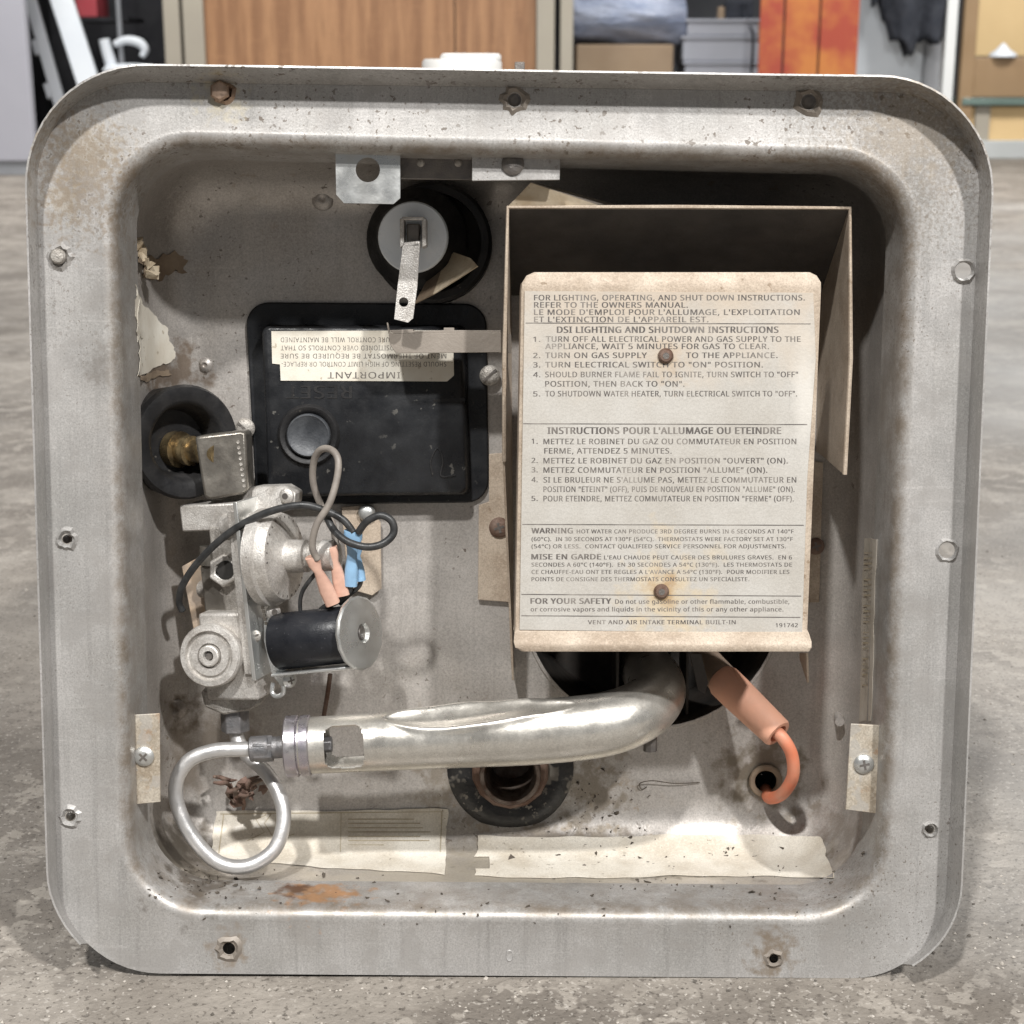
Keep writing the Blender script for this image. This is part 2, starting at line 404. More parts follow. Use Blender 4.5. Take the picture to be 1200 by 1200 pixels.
frame_o = b.build('front_frame', M['flange'], HEAT, smooth=50, solid=.0008, recalc=False)
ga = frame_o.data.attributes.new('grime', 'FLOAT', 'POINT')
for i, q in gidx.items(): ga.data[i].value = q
# turned-out lip round three sides
b = B(); n = len(fold_loop)
corner = 15; side = 6
iBR = 2 * (corner + side); iBL = 3 * (corner + side)
idx = [(iBL + k) % n for k in range(7, corner)] + [(iBL + corner + k) % n for k in range(side)] + list(range(0, iBR + 10))
F3 = to3(fold_loop, 0.2); O3 = to3(outer_loop, -14)
random.seed(3)
va = []
for k, i in enumerate(idx):
    o_ = O3[i].copy(); f_ = F3[i]; mid = f_.lerp(o_, .3) + Vector((0, .0012, 0))
    wob = math.sin(k * .7) * .0004 + random.uniform(-.0003, .0003)
    o_ += Vector((0, wob, 0)) + (o_ - f_).normalized() * wob
    va.append([b.bm.verts.new(f_), b.bm.verts.new(mid), b.bm.verts.new(o_)])
for A, C in zip(va, va[1:]):
    for j in (0, 1): b.bm.faces.new((A[j], A[j + 1], C[j + 1], C[j]))
front_facing(b.bm)
b.build('turned_lip', M['flange'], HEAT, smooth=60, solid=.0008, recalc=False)

p = at(597, 1120, 0)
B().lathe(p, YF, [(0, 7.5 * S), (.0004, 6.5 * S), (.0002, 4.5 * S), (.0001, .0001)], 20, ref=(0, 0, 1), sy=.62).build('pressed_dent', M['flange'], HEAT, smooth=60)
# inner box with back panel
b = B()
IN0 = 3.0
prof = [(0.6, 20)] + [(1.4, 42), (2.6, 66)]
RB = 23
for k in range(1, 9):
    a = math.pi / 2 * k / 8
    prof.append((2.6 + RB * (1 - math.cos(a)), 68 + RB * math.sin(a)))
prev = None
for ins, d in prof[:-1]:
    q = inset(OPEN, *[ins / 1000] * 4); lp = rounded(q, [max(.012, .034 - (ins - 3) * .0006)] * 4)
    cur = [b.bm.verts.new(p) for p in to3(lp, d)]
    if prev: loft(b.bm, prev, cur)
    prev = cur
ins, d = prof[-1]
DB = d        # depth of the back panel, mm
lp = rounded(inset(OPEN, *[ins / 1000] * 4), [.02] * 4)
def c2(px, py, d=DB): v = at(px, py, d); return Vector((v.x, v.z))
R_CH = sc(153, DB); R_TP = sc(70, DB); R_DR = sc(36, DB)
vl = planar(b.bm, [lp, circ(c2(765, 704), R_CH, 56), circ(c2(598, 899), R_DR, 32), circ(c2(897, 915), sc(14, DB), 18)], DB)
loft(b.bm, prev, vl[0])
front_facing(b.bm)
box_o = b.build('inner_box', M['pan'], HEAT, smooth=60, solid=.0008, recalc=False)
M['rail'] = pbr('scuffed_rail_steel', (.52, .50, .47), (.38, .36, .33), 40, .45, .4, .15, 800, grain=.35, streak=.4, specks=[(300, .60, (.15, .11, .08), .6, 20, .45)])
B().pprism([(154, 262), (158, 262), (164, 842), (160, 842)], 31, 33).build('folded_edge', M['rail'], HEAT, bevel=.0002)
B().pprism([(1040, 292), (1048, 285), (1038, 620), (1031, 850), (1022, 850), (1030, 620)], 31, 33).build('folded_edge', M['rail'], HEAT, bevel=.0002)
# surface lookup for things stuck on the sheet
def bvh_of(objs):
    vs, fs = [], []
    for o in objs:
        k = len(vs); vs += [v.co.copy() for v in o.data.vertices]; fs += [tuple(i + k for i in p.vertices) for p in o.data.polygons]
    return BVHTree.FromPolygons(vs, fs)
SURF = bvh_of([box_o, frame_o])
def hit(px, py, off=.0004):
    r = ray_l(px, py).normalized(); loc, nor, i, dd = SURF.ray_cast(CAM_L, r)
    if loc is None: return None
    if nor.dot(r) > 0: nor = -nor
    return loc + nor * off
def sticker(name, quad, mat, parent, nx=24, ny=12, th=.00025, edge=None, cut=None):
    """a thin sheet laid on the pressed steel, outline given on the steel"""
    b = B(); g = []
    (x0, y0), (x1, y1), (x2, y2), (x3, y3) = quad
    for j in range(ny + 1):
        row = []
        for i in range(nx + 1):
            u, v = i / nx, j / ny
            x = (x0 * (1 - u) + x1 * u) * (1 - v) + (x3 * (1 - u) + x2 * u) * v
            y = (y0 * (1 - u) + y1 * u) * (1 - v) + (y3 * (1 - u) + y2 * u) * v
            if edge: x, y = edge(u, v, x, y)
            row.append(hit(x, y))
        g.append(row)
    vv = [[b.bm.verts.new(p) if p is not None else None for p in row] for row in g]
    for j in range(ny):
        for i in range(nx):
            q = [vv[j][i], vv[j][i + 1], vv[j + 1][i + 1], vv[j + 1][i]]
            if None in q or (cut and cut((i + .5) / nx, (j + .5) / ny)): continue
            if max((q[k].co - q[(k + 1) % 4].co).length for k in range(4)) > .03: continue
            b.bm.faces.new(q)
    loose = [v for v in b.bm.verts if not v.link_faces]
    bmesh.ops.delete(b.bm, geom=loose, context='VERTS')
    front_facing(b.bm)
    return b.build(name, mat, parent, smooth=60, solid=th, solid_off=1, recalc=False)

# ---------------------------------------------------------------- fasteners
def screw(px, py, d, rpx, mat, kind='cross', rot=0.4, parent=HEAT, axis=YF, name='screw', dome=.45):
    p = at(px, py, d) if not isinstance(px, Vector) else px
    r = sc(rpx, d)
    b = B().lathe(p, axis, [(-.003, r * .5), (0, r * .5), (0, r), (r * .18, r), (r * dome, r * .72), (r * (dome + .07), r * .4)], 24)
    o = b.build(name, mat, parent, smooth=40)
    a = Vector(axis).normalized(); u = (XR - a * XR.dot(a)).normalized(); v = a.cross(u)
    e1 = u * math.cos(rot) + v * math.sin(rot); e2 = a.cross(e1)
    top = p + a * r * (dome + .05)
    b = B()
    if kind == 'cross':
        b.obox(top, e1, e2, a, r * .5, r * .11, r * .06); b.obox(top, e1, e2, a, r * .11, r * .5, r * .063)
    elif kind == 'slot': b.obox(top, e1, e2, a, r * .85, r * .12, r * .06)
    elif kind == 'square': b.obox(top, e1, e2, a, r * .34, r * .34, r * .06)
    elif kind == 'dark': b.lathe(top - a * r * .05, a, [(0, r * .45), (r * .09, r * .42)], 14)
    b.build('screw_recess_shade', M['iron'], o, smooth=0)  # dark bars proud of the head, painted in for the recess shade
    return o
# torn metal round the flange holes
random.seed(11)
for x, y, r in holes_px:
    p = at(x, y, -.15)
    b = B(); nn = 18
    inner, mid, outer = [], [], []
    for k in range(nn):
        a = 2 * math.pi * k / nn; jr = 1 + random.uniform(-.12, .2) * (1 if x < 1000 else .4)
        dirv = Vector((math.cos(a), 0, math.sin(a)))
        inner.append(b.bm.verts.new(p + dirv * r * S * .93 + Vector((0, .0006, 0))))
        mid.append(b.bm.verts.new(p + dirv * r * S * (1.38 if x < 1000 else 1.15) * jr + Vector((0, -.0006 - random.random() * .0012, 0))))
        outer.append(b.bm.verts.new(p + dirv * r * S * (1.95 if x < 1000 else 1.45) * jr + Vector((0, .0002, 0))))
    loft(b.bm, inner, mid); loft(b.bm, mid, outer)
    b.build('torn_hole_rim', M['copper'] if x == 262 else M['strip'] if y < 200 or y > 1000 else M['flange'], HEAT, smooth=25)
for x, y, r in ((259, 108, 12), (70, 301, 9)):
    b = B().lathe(at(x, y, .5), YF, [(-.004, .0015), (0, .002), (.0005, r * S), (.0032, r * S), (.004, r * S * .8), (.0042, r * S * .4)], 6 if x > 200 else 14)
    b.build('broken_screw', M['copper'] if x > 200 else M['cast'], HEAT, smooth=30)
for x, y, r in ((78, 632, 5), (82, 957, 5), (948, 119, 9), (1090, 972, 5), (603, 117, 8)):
    B().lathe(at(x, y, 6 if y > 200 else 2), YF, [(-.006, r * S), (0, r * S), (.001, r * S * .6)], 12).build('broken_screw', M['iron'] if x < 1000 and x != 82 else M['cast'], HEAT, smooth=30)

# ---------------------------------------------------------------- body behind the front
b = B()
x0, x1, z0_, z1 = -.165, .165, .072, .36
pts = [Vector((x, .112, z)) for x, z in ((x0, z0_), (x1, z0_), (x1, z1), (x0, z1))]
v = [b.bm.verts.new(p) for p in pts] + [b.bm.verts.new(p + Vector((0, .29, 0))) for p in pts]
for i in range(4): b.bm.faces.new((v[i], v[(i + 1) % 4], v[(i + 1) % 4 + 4], v[i + 4]))
b.bm.faces.new(v[4:][::-1])
b.build('housing', M['pan'], HEAT, smooth=0, solid=.001)
B().tube([Vector((.008, .30, .352)), Vector((.008, .30, .43)), Vector((.008, .30, .4385))], .0022, 12, curve=False).build('pipe_stub', M['tubealu'], HEAT)
p = at(609, 79, 300)
B().box(p - Vector((.003, .003, .0035)), p + Vector((.003, .003, .0028))).build('square_plug', M['iron'], HEAT, bevel=.0005)

# ---------------------------------------------------------------- burner chamber behind the big round hole
c = at(765, 704, DB); 
b = B().lathe(c + Vector((0, .0012, 0)), YB, [(0, R_CH * 1.04), (0, R_CH * .985), (.055, R_CH * .96), (.055, .001)], 48, cap=False)
ch = b.build('burner_chamber', M['chamber'], HEAT, smooth=40)
for x in (724, 806):
    a0 = at(x, 760, DB + 12)
    B().box(a0 + Vector((-.0006, 0, -.045)), a0 + Vector((.0006, .035, .02))).build('baffle', M['shroud'], ch, smooth=0)
B().ring(c + Vector((0, -.0014, 0)), YB, R_CH * 1.012, R_CH * .985, .0014, 56, bev=.0004).build('rolled_edge', M['pan'], ch)

# ---------------------------------------------------------------- intake shroud and instruction plate
DS = 20
sh = bpy.data.objects.new('intake_shroud', None); COL.objects.link(sh); sh.parent = HEAT
back = (DB - .6) / 1000
def sheet(name, pts, mat, parent, th=.0009, bevel=0):
    b = B(); b.bm.faces.new([b.bm.verts.new(p) for p in pts])
    return b.build(name, mat, parent, smooth=40, solid=th, solid_off=0)
TL, TR = at(595, 243, DS), at(996, 244, DS)
def bk(p, dx=0, dz=0): return Vector((p.x + dx, back, p.z + dz))
HB = at(780, 345, DB).z
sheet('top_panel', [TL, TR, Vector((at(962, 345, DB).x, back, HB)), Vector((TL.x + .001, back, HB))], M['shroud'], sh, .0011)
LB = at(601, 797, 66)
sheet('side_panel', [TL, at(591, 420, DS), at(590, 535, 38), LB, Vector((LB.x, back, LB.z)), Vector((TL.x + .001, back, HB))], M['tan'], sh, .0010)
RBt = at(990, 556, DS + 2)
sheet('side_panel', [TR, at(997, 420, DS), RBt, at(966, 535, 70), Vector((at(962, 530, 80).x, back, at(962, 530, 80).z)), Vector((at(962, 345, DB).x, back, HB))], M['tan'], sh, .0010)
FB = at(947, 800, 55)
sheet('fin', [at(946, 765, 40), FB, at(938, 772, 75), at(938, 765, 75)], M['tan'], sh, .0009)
# bright rolled front edge of the shroud
B().tube([at(591, 540, 38), at(591, 420, DS), TL, TL.lerp(TR, .5) + Vector((0, 0, .0003)), TR, at(997, 420, DS), RBt], .0010, 8, curve=False).build('front_edge', M['tan'], sh)
sheet('bent_corner', [at(594, 243, DS), at(622, 214, DS - 3), at(700, 240, DS + 2)], M['tape'], sh, .0006)
sheet('bent_corner', [at(622, 214, DS - 3), at(648, 220, DS + 8), at(720, 240, DS + 10), at(700, 240, DS + 2)], M['strip'], sh, .0006)
# mounting brackets on the back panel
b = B().pprism([(573, 532), (600, 530), (600, 706), (560, 703), (561, 592), (573, 588)], DB - 3, DB - 1.2)
b.build('mounting_bracket', M['tan'], sh, bevel=.0003)
b = B().pprism([(950, 540), (965, 542), (960, 706), (946, 706)], DB - 3, DB - 1.2); b.build('mounting_bracket', M['tan'], sh, bevel=.0003)
screw(585, 618, DB - 3, 12, M['rust'], 'cross', .3, parent=HEAT)
screw(956, 640, DB - 3, 10, M['rust'], 'cross', .3, parent=HEAT)

# plate: pressed sheet with bent top and bottom edges
PL = bpy.data.objects.new('instruction_plate', None); COL.objects.link(PL); PL.parent = HEAT
DP = 14
def plate_row(xl, xr, y, d): return [at(xl, y, d), at(xl + 5, y, d - .7), at(xr - 5, y, d - .7), at(xr, y, d)]
rows = []
top = [(626, 949, 319, 15.4), (617, 957, 323, 15), (612, 962, 331, 14.3), (611, 962, 340, 14)]
for xl, xr, y, d in top: rows.append((xl, xr, y, d))
for k in range(1, 9):
    t = k / 8; rows.append((611 + (604 - 611) * t, 962 + (946 - 962) * t, 340 + (738 - 340) * t, 14))
rows += [(603, 948, 742, 13), (602, 951, 752, 9), (604, 951, 759, 8), (612, 948, 763.5, 8.5)]
b = B(); g = []
for xl, xr, y, d in rows: g.append([b.bm.verts.new(p) for p in plate_row(xl, xr, y, d)])
for A, C in zip(g, g[1:]):
    for i in range(3): b.bm.faces.new((A[i], A[i + 1], C[i + 1], C[i]))
# side returns bent back
for side_i, sx in ((0, -1), (3, 1)):
    prev = None
    for row, (xl, xr, y, d) in zip(g[2:13], rows[2:13]):
        p = row[side_i].co; vv = b.bm.verts.new(p + Vector((sx * .0006, .012, 0)))
        if prev: b.bm.faces.new((prev[0], row[side_i], vv, prev[1]))
        prev = (row[side_i], vv)
front_facing(b.bm)
b.build('plate', M['tan'], PL, smooth=40, solid=.0009, recalc=False, bevel=0)
DL = DP - .7 - .6          # label face
lab = [(615, 341), (953, 343), (956, 420), (946, 560), (940, 742), (609, 738)]
B().pprism(lab, DL, DP - .75).build('paper_label', M['paper'], PL, smooth=0)
# stand-offs so that the plate is carried by the shroud
for x, y in ((780, 417), (775, 693)):
    B().cyl(at(x, y, DP + 1), Vector((at(x, y, DP).x, .0895, at(x, y, DP).z + (.0 if y < 600 else .03))), .003, 12).build('standoff', M['iron'], PL)
    screw(x, y, DL - .1, 9, M['rust'], 'dark', 0, parent=PL, dome=.55)

# printed text
TXT = []
FONT = None
try:
    import os
    FONT = bpy.data.fonts.load(os.path.join(bpy.utils.system_resource('DATAFILES', path='fonts'), 'NotoSansHebrew-Regular.woff2'))
except Exception: FONT = None
def text(body, x0, x1, ybase, h, d, mat, parent, bold=.02, flip=False, name='text_line', slope=0):
    cu = bpy.data.curves.new('t', 'FONT'); cu.body = body; cu.size = 1; cu.offset = 0; cu.resolution_u = 2; cu.space_character = 1.08
    if FONT: cu.font = FONT
    o = bpy.data.objects.new('t', cu); COL.objects.link(o)
    TXT.append((o, x0, x1, ybase, h, d, mat, parent, flip, name, slope, bold))
def flush_text():
    bpy.context.view_layer.update()
    dg = bpy.context.evaluated_depsgraph_get()
    tmp = bpy.data.curves.new('t', 'FONT'); tmp.body = 'H'; tmp.size = 1
    if FONT: tmp.font = FONT
    to = bpy.data.objects.new('t', tmp); COL.objects.link(to); bpy.context.view_layer.update(); dg = bpy.context.evaluated_depsgraph_get()
    tm = bpy.data.meshes.new_from_object(to.evaluated_get(dg)); capH = [max(v.co.y for v in tm.vertices)]
    bpy.data.objects.remove(to); bpy.data.curves.remove(tmp); bpy.data.meshes.remove(tm)
    dg = bpy.context.evaluated_depsgraph_get()
    for (o, x0, x1, yb, h, d, mat, parent, flip, name, slope, bold) in TXT:
        me = bpy.data.meshes.new_from_object(o.evaluated_get(dg))
        xs = [v.co.x for v in me.vertices]; lo, hi = min(xs), max(xs)
        cap = capH[0]
        bt = bmesh.new(); bt.from_mesh(me); # heavier strokes: three passes of the print, a hair apart
        for k in (1, 2):
            bt.verts.ensure_lookup_table(); bt.faces.ensure_lookup_table()
            if k == 1: nf = len(bt.faces); nv = len(bt.verts)
            dup = bmesh.ops.duplicate(bt, geom=bt.verts[:nv] + bt.faces[:nf])
            for v in dup['geom']:
                if isinstance(v, bmesh.types.BMVert): v.co.x += bold * (1 if k == 1 else -1); v.co.z = -.012 * k
            bt.verts.ensure_lookup_table()
        bt.to_mesh(me); bt.free()
        for v in me.vertices:
            dz = v.co.z
            u = (v.co.x - lo) / (hi - lo); q = v.co.y / cap
            if not flip: px = x0 + (x1 - x0) * u; py = yb - h * q + slope * u
            else: px = x1 - (x1 - x0) * u; py = yb + h * q + slope * u
            v.co = at(px, py, d - dz)
        # face the viewer
        me.update()
        me.materials.clear(); cu = o.data
        bpy.data.objects.remove(o); bpy.data.curves.remove(cu)
        finish(name, me, mat, parent, smooth=0)
    TXT.clear()
DT = DL - .06
def T(body, x0, x1, yb, h, bold=.022): text(body, x0, x1, yb, h * .92, DT, M['ink'], PL, bold)
T('FOR LIGHTING, OPERATING, AND SHUT DOWN INSTRUCTIONS.', 626, 943, 352, 7)
T('REFER TO THE OWNERS MANUAL.', 626, 806, 360.5, 7)
T("LE MODE D'EMPLOI POUR L'ALLUMAGE, L'EXPLOITATION", 626, 937, 369, 7)
T("ET L'EXTINCTION DE L'APPAREIL EST.", 626, 830, 377.5, 7)
T('DSI LIGHTING AND SHUTDOWN INSTRUCTIONS', 653, 912, 390, 8, .040)
for n_, yb in (('1.', 400.5), ('2.', 419.5), ('3.', 430.5), ('4.', 442), ('5.', 464.5)): T(n_, 625, 633, yb, 6.5)
T('TURN OFF ALL ELECTRICAL POWER AND GAS SUPPLY TO THE', 640, 938, 400.5, 7)
T('APPLIANCE, WAIT 5 MINUTES FOR GAS TO CLEAR.', 639, 901, 409, 7)
T('TURN ON GAS SUPPLY', 639, 758, 419.5, 7)
T('TO THE APPLIANCE.', 804, 911, 419.5, 7)
T('TURN ELECTRICAL SWITCH TO "ON" POSITION.', 639, 894, 430.5, 7)
T('SHOULD BURNER FLAME FAIL TO IGNITE, TURN SWITCH TO "OFF"', 639, 935, 442, 7)
T('POSITION, THEN BACK TO "ON".', 639, 802, 453, 7)
T('TO SHUTDOWN WATER HEATER, TURN ELECTRICAL SWITCH TO "OFF".', 639, 934, 464.5, 7)
T("INSTRUCTIONS POUR L'ALLUMAGE OU ETEINDRE", 642, 915, 508.5, 8.5, .040)
for n_, yb in (('1.', 520), ('2.', 542.5), ('3.', 553.5), ('4.', 565), ('5.', 587)): T(n_, 623, 630, yb, 6.5)
T('METTEZ LE ROBINET DU GAZ OU COMMUTATEUR EN POSITION', 637, 933, 520.5, 7)
T('FERME, ATTENDEZ 5 MINUTES.', 638, 787, 531.5, 7)
T('METTEZ LE ROBINET DU GAZ EN POSITION "OUVERT" (ON).', 637, 923, 543, 7)
T('METTEZ COMMUTATEUR EN POSITION "ALLUME" (ON).', 637, 899, 554, 7)
T("SI LE BRULEUR NE S'ALLUME PAS, METTEZ LE COMMUTATEUR EN", 637, 933, 565.5, 7)
T('POSITION "ETEINT" (OFF), PUIS DE NOUVEAU EN POSITION "ALLUME" (ON).', 637, 931, 576.5, 7)
T('POUR ETEINDRE, METTEZ COMMUTATEUR EN POSITION "FERME" (OFF).', 637, 930, 587.5, 7)
T('WARNING', 623, 671, 625, 6.8, .040)
T('HOT WATER CAN PRODUCE 3RD DEGREE BURNS IN 6 SECONDS AT 140°F', 676, 930, 625, 5)
T('(60°C).  IN 30 SECONDS AT 130°F (54°C).  THERMOSTATS WERE FACTORY SET AT 130°F', 623, 929, 634, 5)
T('(54°C) OR LESS.  CONTACT QUALIFIED SERVICE PERSONNEL FOR ADJUSTMENTS.', 623, 921, 642.5, 5)
T('MISE EN GARDE', 623, 704, 655.5, 6.8, .040)
T("L'EAU CHAUDE PEUT CAUSER DES BRULURES GRAVES.  EN 6", 708, 928, 655.5, 5)
T('SECONDES A 60°C (140°F).  EN 30 SECONDES A 54°C (130°F).  LES THERMOSTATS DE', 623, 928, 664, 5)
T("CE CHAUFFE-EAU ONT ETE REGLES A L'AVANCE A 54°C (130°F).  POUR MODIFIER LES", 623, 925, 672.5, 5)
T('POINTS DE CONSIGNE DES THERMOSTATS CONSULTEZ UN SPECIALISTE.', 623, 878, 681, 5)
T('FOR YOUR SAFETY', 622, 716, 707.5, 7, .040)
T('Do not use gasoline or other flammable, combustible,', 721, 925, 707.5, 5.5)
T('or corrosive vapors and liquids in the vicinity of this or any other appliance.', 622, 918, 716.5, 5.5)
T('VENT AND AIR INTAKE TERMINAL BUILT-IN', 689, 862, 731.5, 5.2)
T('191742', 909, 935, 735, 5)
flush_text()
for (xa, ya, xb, yb) in ((616, 378, 950, 379), (613, 496, 946, 497), (612, 614, 942, 615), (611, 696, 939, 698), (611, 721, 938, 723)):
    B().pprism([(xa, ya), (xb, yb), (xb, yb + 1.1), (xa, ya + 1.1)], DT, DL + .05).build('rule_line', M['ink'], PL, smooth=0)

# ---------------------------------------------------------------- thermostat cover
TC = bpy.data.objects.new('thermostat_cover', None); COL.objects.link(TC); TC.parent = HEAT
def rquad_px(q, d, r): return rounded(quad_px(q, d), r, n=8, side=0)
base = rquad_px([(287, 354), (570, 356), (573, 589), (300, 592)], DB - 2.5, sc(26, DB))
b = B(); b.prism(to3(base, DB - 2.5), (0, .0024, 0)); b.build('base_flange', M['black'], TC, bevel=.0008)
b = B()
d0, d1 = DB - 3, DB - 15
q0 = quad_px([(308, 380), (546, 381), (552, 580), (316, 583)], d0)
ra = rounded(q0, sc(10, DB), 8, 0); rb = rounded(inset(q0, .0012, .0012, .0018, .0018), sc(9, DB), 8, 0); rc_ = rounded(inset(q0, .0024, .0024, .0030, .0030), sc(7, DB), 8, 0)
A = [b.bm.verts.new(p) for p in to3(ra, d0)]; C = [b.bm.verts.new(p) for p in to3(rb, d1 + 1)]; D_ = [b.bm.verts.new(p) for p in to3(rc_, d1)]
loft(b.bm, A, C); loft(b.bm, C, D_); b.bm.faces.new(D_)
b.build('raised_lid', M['black'], TC, smooth=50)
p = at(362, 510, d1)
bt = B().lathe(p, YF, [(-.001, sc(37, d1)), (.0012, sc(36, d1)), (.0024, sc(33, d1)), (.0020, sc(29, d1)), (.0004, sc(26, d1)), (.0004, sc(22, d1))], 40).build('button_collar', M['rubber'], TC, smooth=50)
B().lathe(p, YF, [(.0002, sc(25.5, d1)), (.0030, sc(25, d1)), (.0034, sc(23.5, d1)), (.0024, sc(20, d1)), (.0014, sc(10, d1)), (.0012, .0003)], 36).build('reset_button', M['greyrubber'], TC, smooth=60)
labq = [(318, 388), (531, 387), (532, 440), (524, 447), (329, 446), (328, 427), (319, 426)]
B().pprism(labq, d1 - .45, d1 - .1).build('paper_label', M['paper3'], TC, smooth=0)
def TU(body, x0, x1, ybase, h, d=d1 - .5, m=M['ink'], bold=.003): text(body, x0, x1, ybase, h, d, m, TC, bold, flip=True)
TU('IMPORTANT', 384, 469, 436, 7.5, bold=.008)
TU('SHOULD RESETTING OF HIGH LIMIT CONTROL OR REPLACE-', 330, 523, 424, 5.5)
TU('MENT OF THERMOSTAT BE REQUIRED BE SURE', 329, 523, 414.5, 5.5)
TU('HEAT SHIELD IS POSITIONED OVER CONTROLS SO THAT', 329, 523, 405, 5.5)
TU('PROPER TEMPERATURE CONTROL WILL BE MAINTAINED', 329, 523, 395.5, 5.5)
text('RESET', 336, 412, 452, 15, d1 - .25, M['rubber'], TC, .02, flip=True, name='embossed_word')
flush_text()
# scuffs moulded in the lid
b = B(); p = at(512, 545, d1)
b.tube([at(507, 557, d1), at(505, 540, d1), at(513, 525, d1), at(519, 540, d1), at(517, 558, d1), at(534, 557, d1)], .0005, 6)
b.build('mould_mark', M['rubber'], TC)
B().pprism([(508, 468), (545, 466), (545, 470), (508, 471)], d1 - .1, d1 + .3).build('mould_mark', M['rubber'], TC, smooth=0)
screw(574, 440, DB - 3, 12, M['cast'], 'slot', .75)
screw(287, 502, DB - 3, 12, M['cast'], 'slot', -.75)
screw(897, 233, DB - 1, 11, M['iron'], 'slot', .5)

# ---------------------------------------------------------------- relief valve with lever in the upper hole
RV = bpy.data.objects.new('relief_valve', None); COL.objects.link(RV); RV.parent = HEAT
p = at(507, 284, DB)
B().lathe(at(506, 284, 84), YB, [(0, R_TP * .90), (0, .0003)], 40, cap=False).build('hole_shade_disc', M['hole'], RV)  # flat black disc stands for the shade inside the opening
B().ring(at(506, 284, 74), YB, R_TP * .97, R_TP * .80, .020, 48, bev=.0016).build('rubber_ring', M['rubber'], RV)
c0 = at(493, 282, 62); ax = (at(484, 278, 58) - at(497, 284, 105)).normalized()
e = at(484, 278, 58)
B().lathe(e, -ax, [(.001, sc(40, 58)), (.004, sc(43, 58)), (.010, sc(47, 60)), (.014, sc(58, 60)), (.017, sc(60, 62)), (.020, sc(56, 62)), (.05, sc(50, 62))], 40).build('valve_body', M['rubber'], RV, smooth=40)
B().lathe(e, -ax, [(-.0012, .0004), (-.0012, sc(39, 58)), (-.0006, sc(40.5, 58)), (.0012, sc(41, 58))], 44, cap=False).build('pale_disc', M['gaugedisc'], RV, smooth=40)
b = B()
for x in (471, 497):
    b.pprism([(x - 2.5, 256), (x + 2.5, 256), (x + 2.5, 288), (x - 2.5, 290)], 44, 56)
b.pprism([(471, 254), (497, 254), (497, 258), (471, 258)], 44, 46)
b.build('lever_fork', M['castlight'], RV, bevel=.0003)
B().pprism([(476, 262), (492, 262), (491, 284), (477, 284)], 47, 56).build('valve_stem', M['iron'], RV, bevel=.0006)
# lever strip with its hole
poly = [(472, 288), (492, 286), (489, 335), (484, 373), (478, 378), (462, 374), (466, 335)]
lp = [Vector((v_.x, v_.z)) for v_ in (at(x, y, 40) for x, y in poly)]
hc = at(473, 354, 40)
b = B(); planar(b.bm, [lp, circ(Vector((hc.x, hc.z)), sc(5.5, 40), 16)], 40)
front_facing(b.bm)
lev = b.build('lever', M['castlight'], RV, smooth=0, solid=.0012, recalc=False, bevel=0)
B().pprism([(472, 284), (492, 282), (492, 289), (472, 290)], 40, 50).build('lever_bend', M['castlight'], RV, bevel=.0006)
sheet('torn_tape', [at(508, 345, 60), at(540, 325, 56), at(560, 312, 50), at(552, 303, 58), at(532, 296, 66), at(520, 310, 70)], M['tape'], RV, .0006)
sheet('torn_tape', [at(508, 345, 60), at(486, 356, 64), at(500, 330, 70), at(520, 310, 70)], M['browntape'], RV, .0006)

# ---------------------------------------------------------------- shield strip in front of the cover
b = B().pprism([(455, 388), (462, 391), (587, 389), (587, 413), (464, 414), (457, 404)], 52, 53)
b.pprism([(455, 387), (484, 386), (484, 388), (520, 387), (520, 384), (532, 384), (532, 387), (587, 387), (587, 389.5), (462, 391)], 52.3, 62)
b.pprism([(453, 378), (454.6, 378), (457, 390), (455, 391)], 52.2, 55)
b.build('shield_strip', M['strip'], HEAT, bevel=.0002)
sheet('strip_end', [at(586, 389, 52), at(598, 392, 60), at(598, 414, 60), at(586, 413, 52)], M['strip'], HEAT, .0009)

# ---------------------------------------------------------------- latch bracket at the top edge
LB_ = bpy.data.objects.new('latch_bracket', None); COL.objects.link(LB_); LB_.parent = HEAT
poly = [(393, 175), (469, 177), (469, 232), (461, 239), (403, 238), (394, 228)]
lp = [Vector((v_.x, v_.z)) for v_ in (at(x, y, 9) for x, y in poly)]
hc = at(431, 199, 9); b = B(); planar(b.bm, [lp, circ(Vector((hc.x, hc.z)), sc(14, 9), 28)], 9); front_facing(b.bm)
b.build('hasp_plate', M['zinc'], LB_, smooth=0, solid=.0012, recalc=False)
b = B().pprism([(469, 182), (553, 184), (553, 211), (469, 210)], 15, 16.2); b.build('back_strip', M['iron'], LB_, bevel=.0003)  # zinc strip given dark steel colour to stand for its shade
B().pprism([(393, 173.5), (553, 177.5), (553, 180.5), (393, 176.5)], 8.6, 16.5).build('top_fold', M['zinc'], LB_, bevel=.0003)
for x in (493, 537): B().lathe(at(x, 191, 15), YF, [(-.0003, sc(5, 15)), (.0005, sc(4, 15)), (.0009, sc(1.5, 15))], 14).build('rivet', M['cast'], LB_, smooth=50)
B().pprism([(553, 174), (657, 177), (656, 211), (553, 212)], 9.5, 10.7).build('mounting_tab', M['flange'], LB_, bevel=.0003)
screw(601, 192, 9.5, 13, M['iron'], 'square', .3, parent=LB_, dome=.35)
B().pprism([(553, 172), (657, 175), (657, 178), (553, 175)], 10, 20).build('mounting_tab', M['flange'], LB_, bevel=.0003)

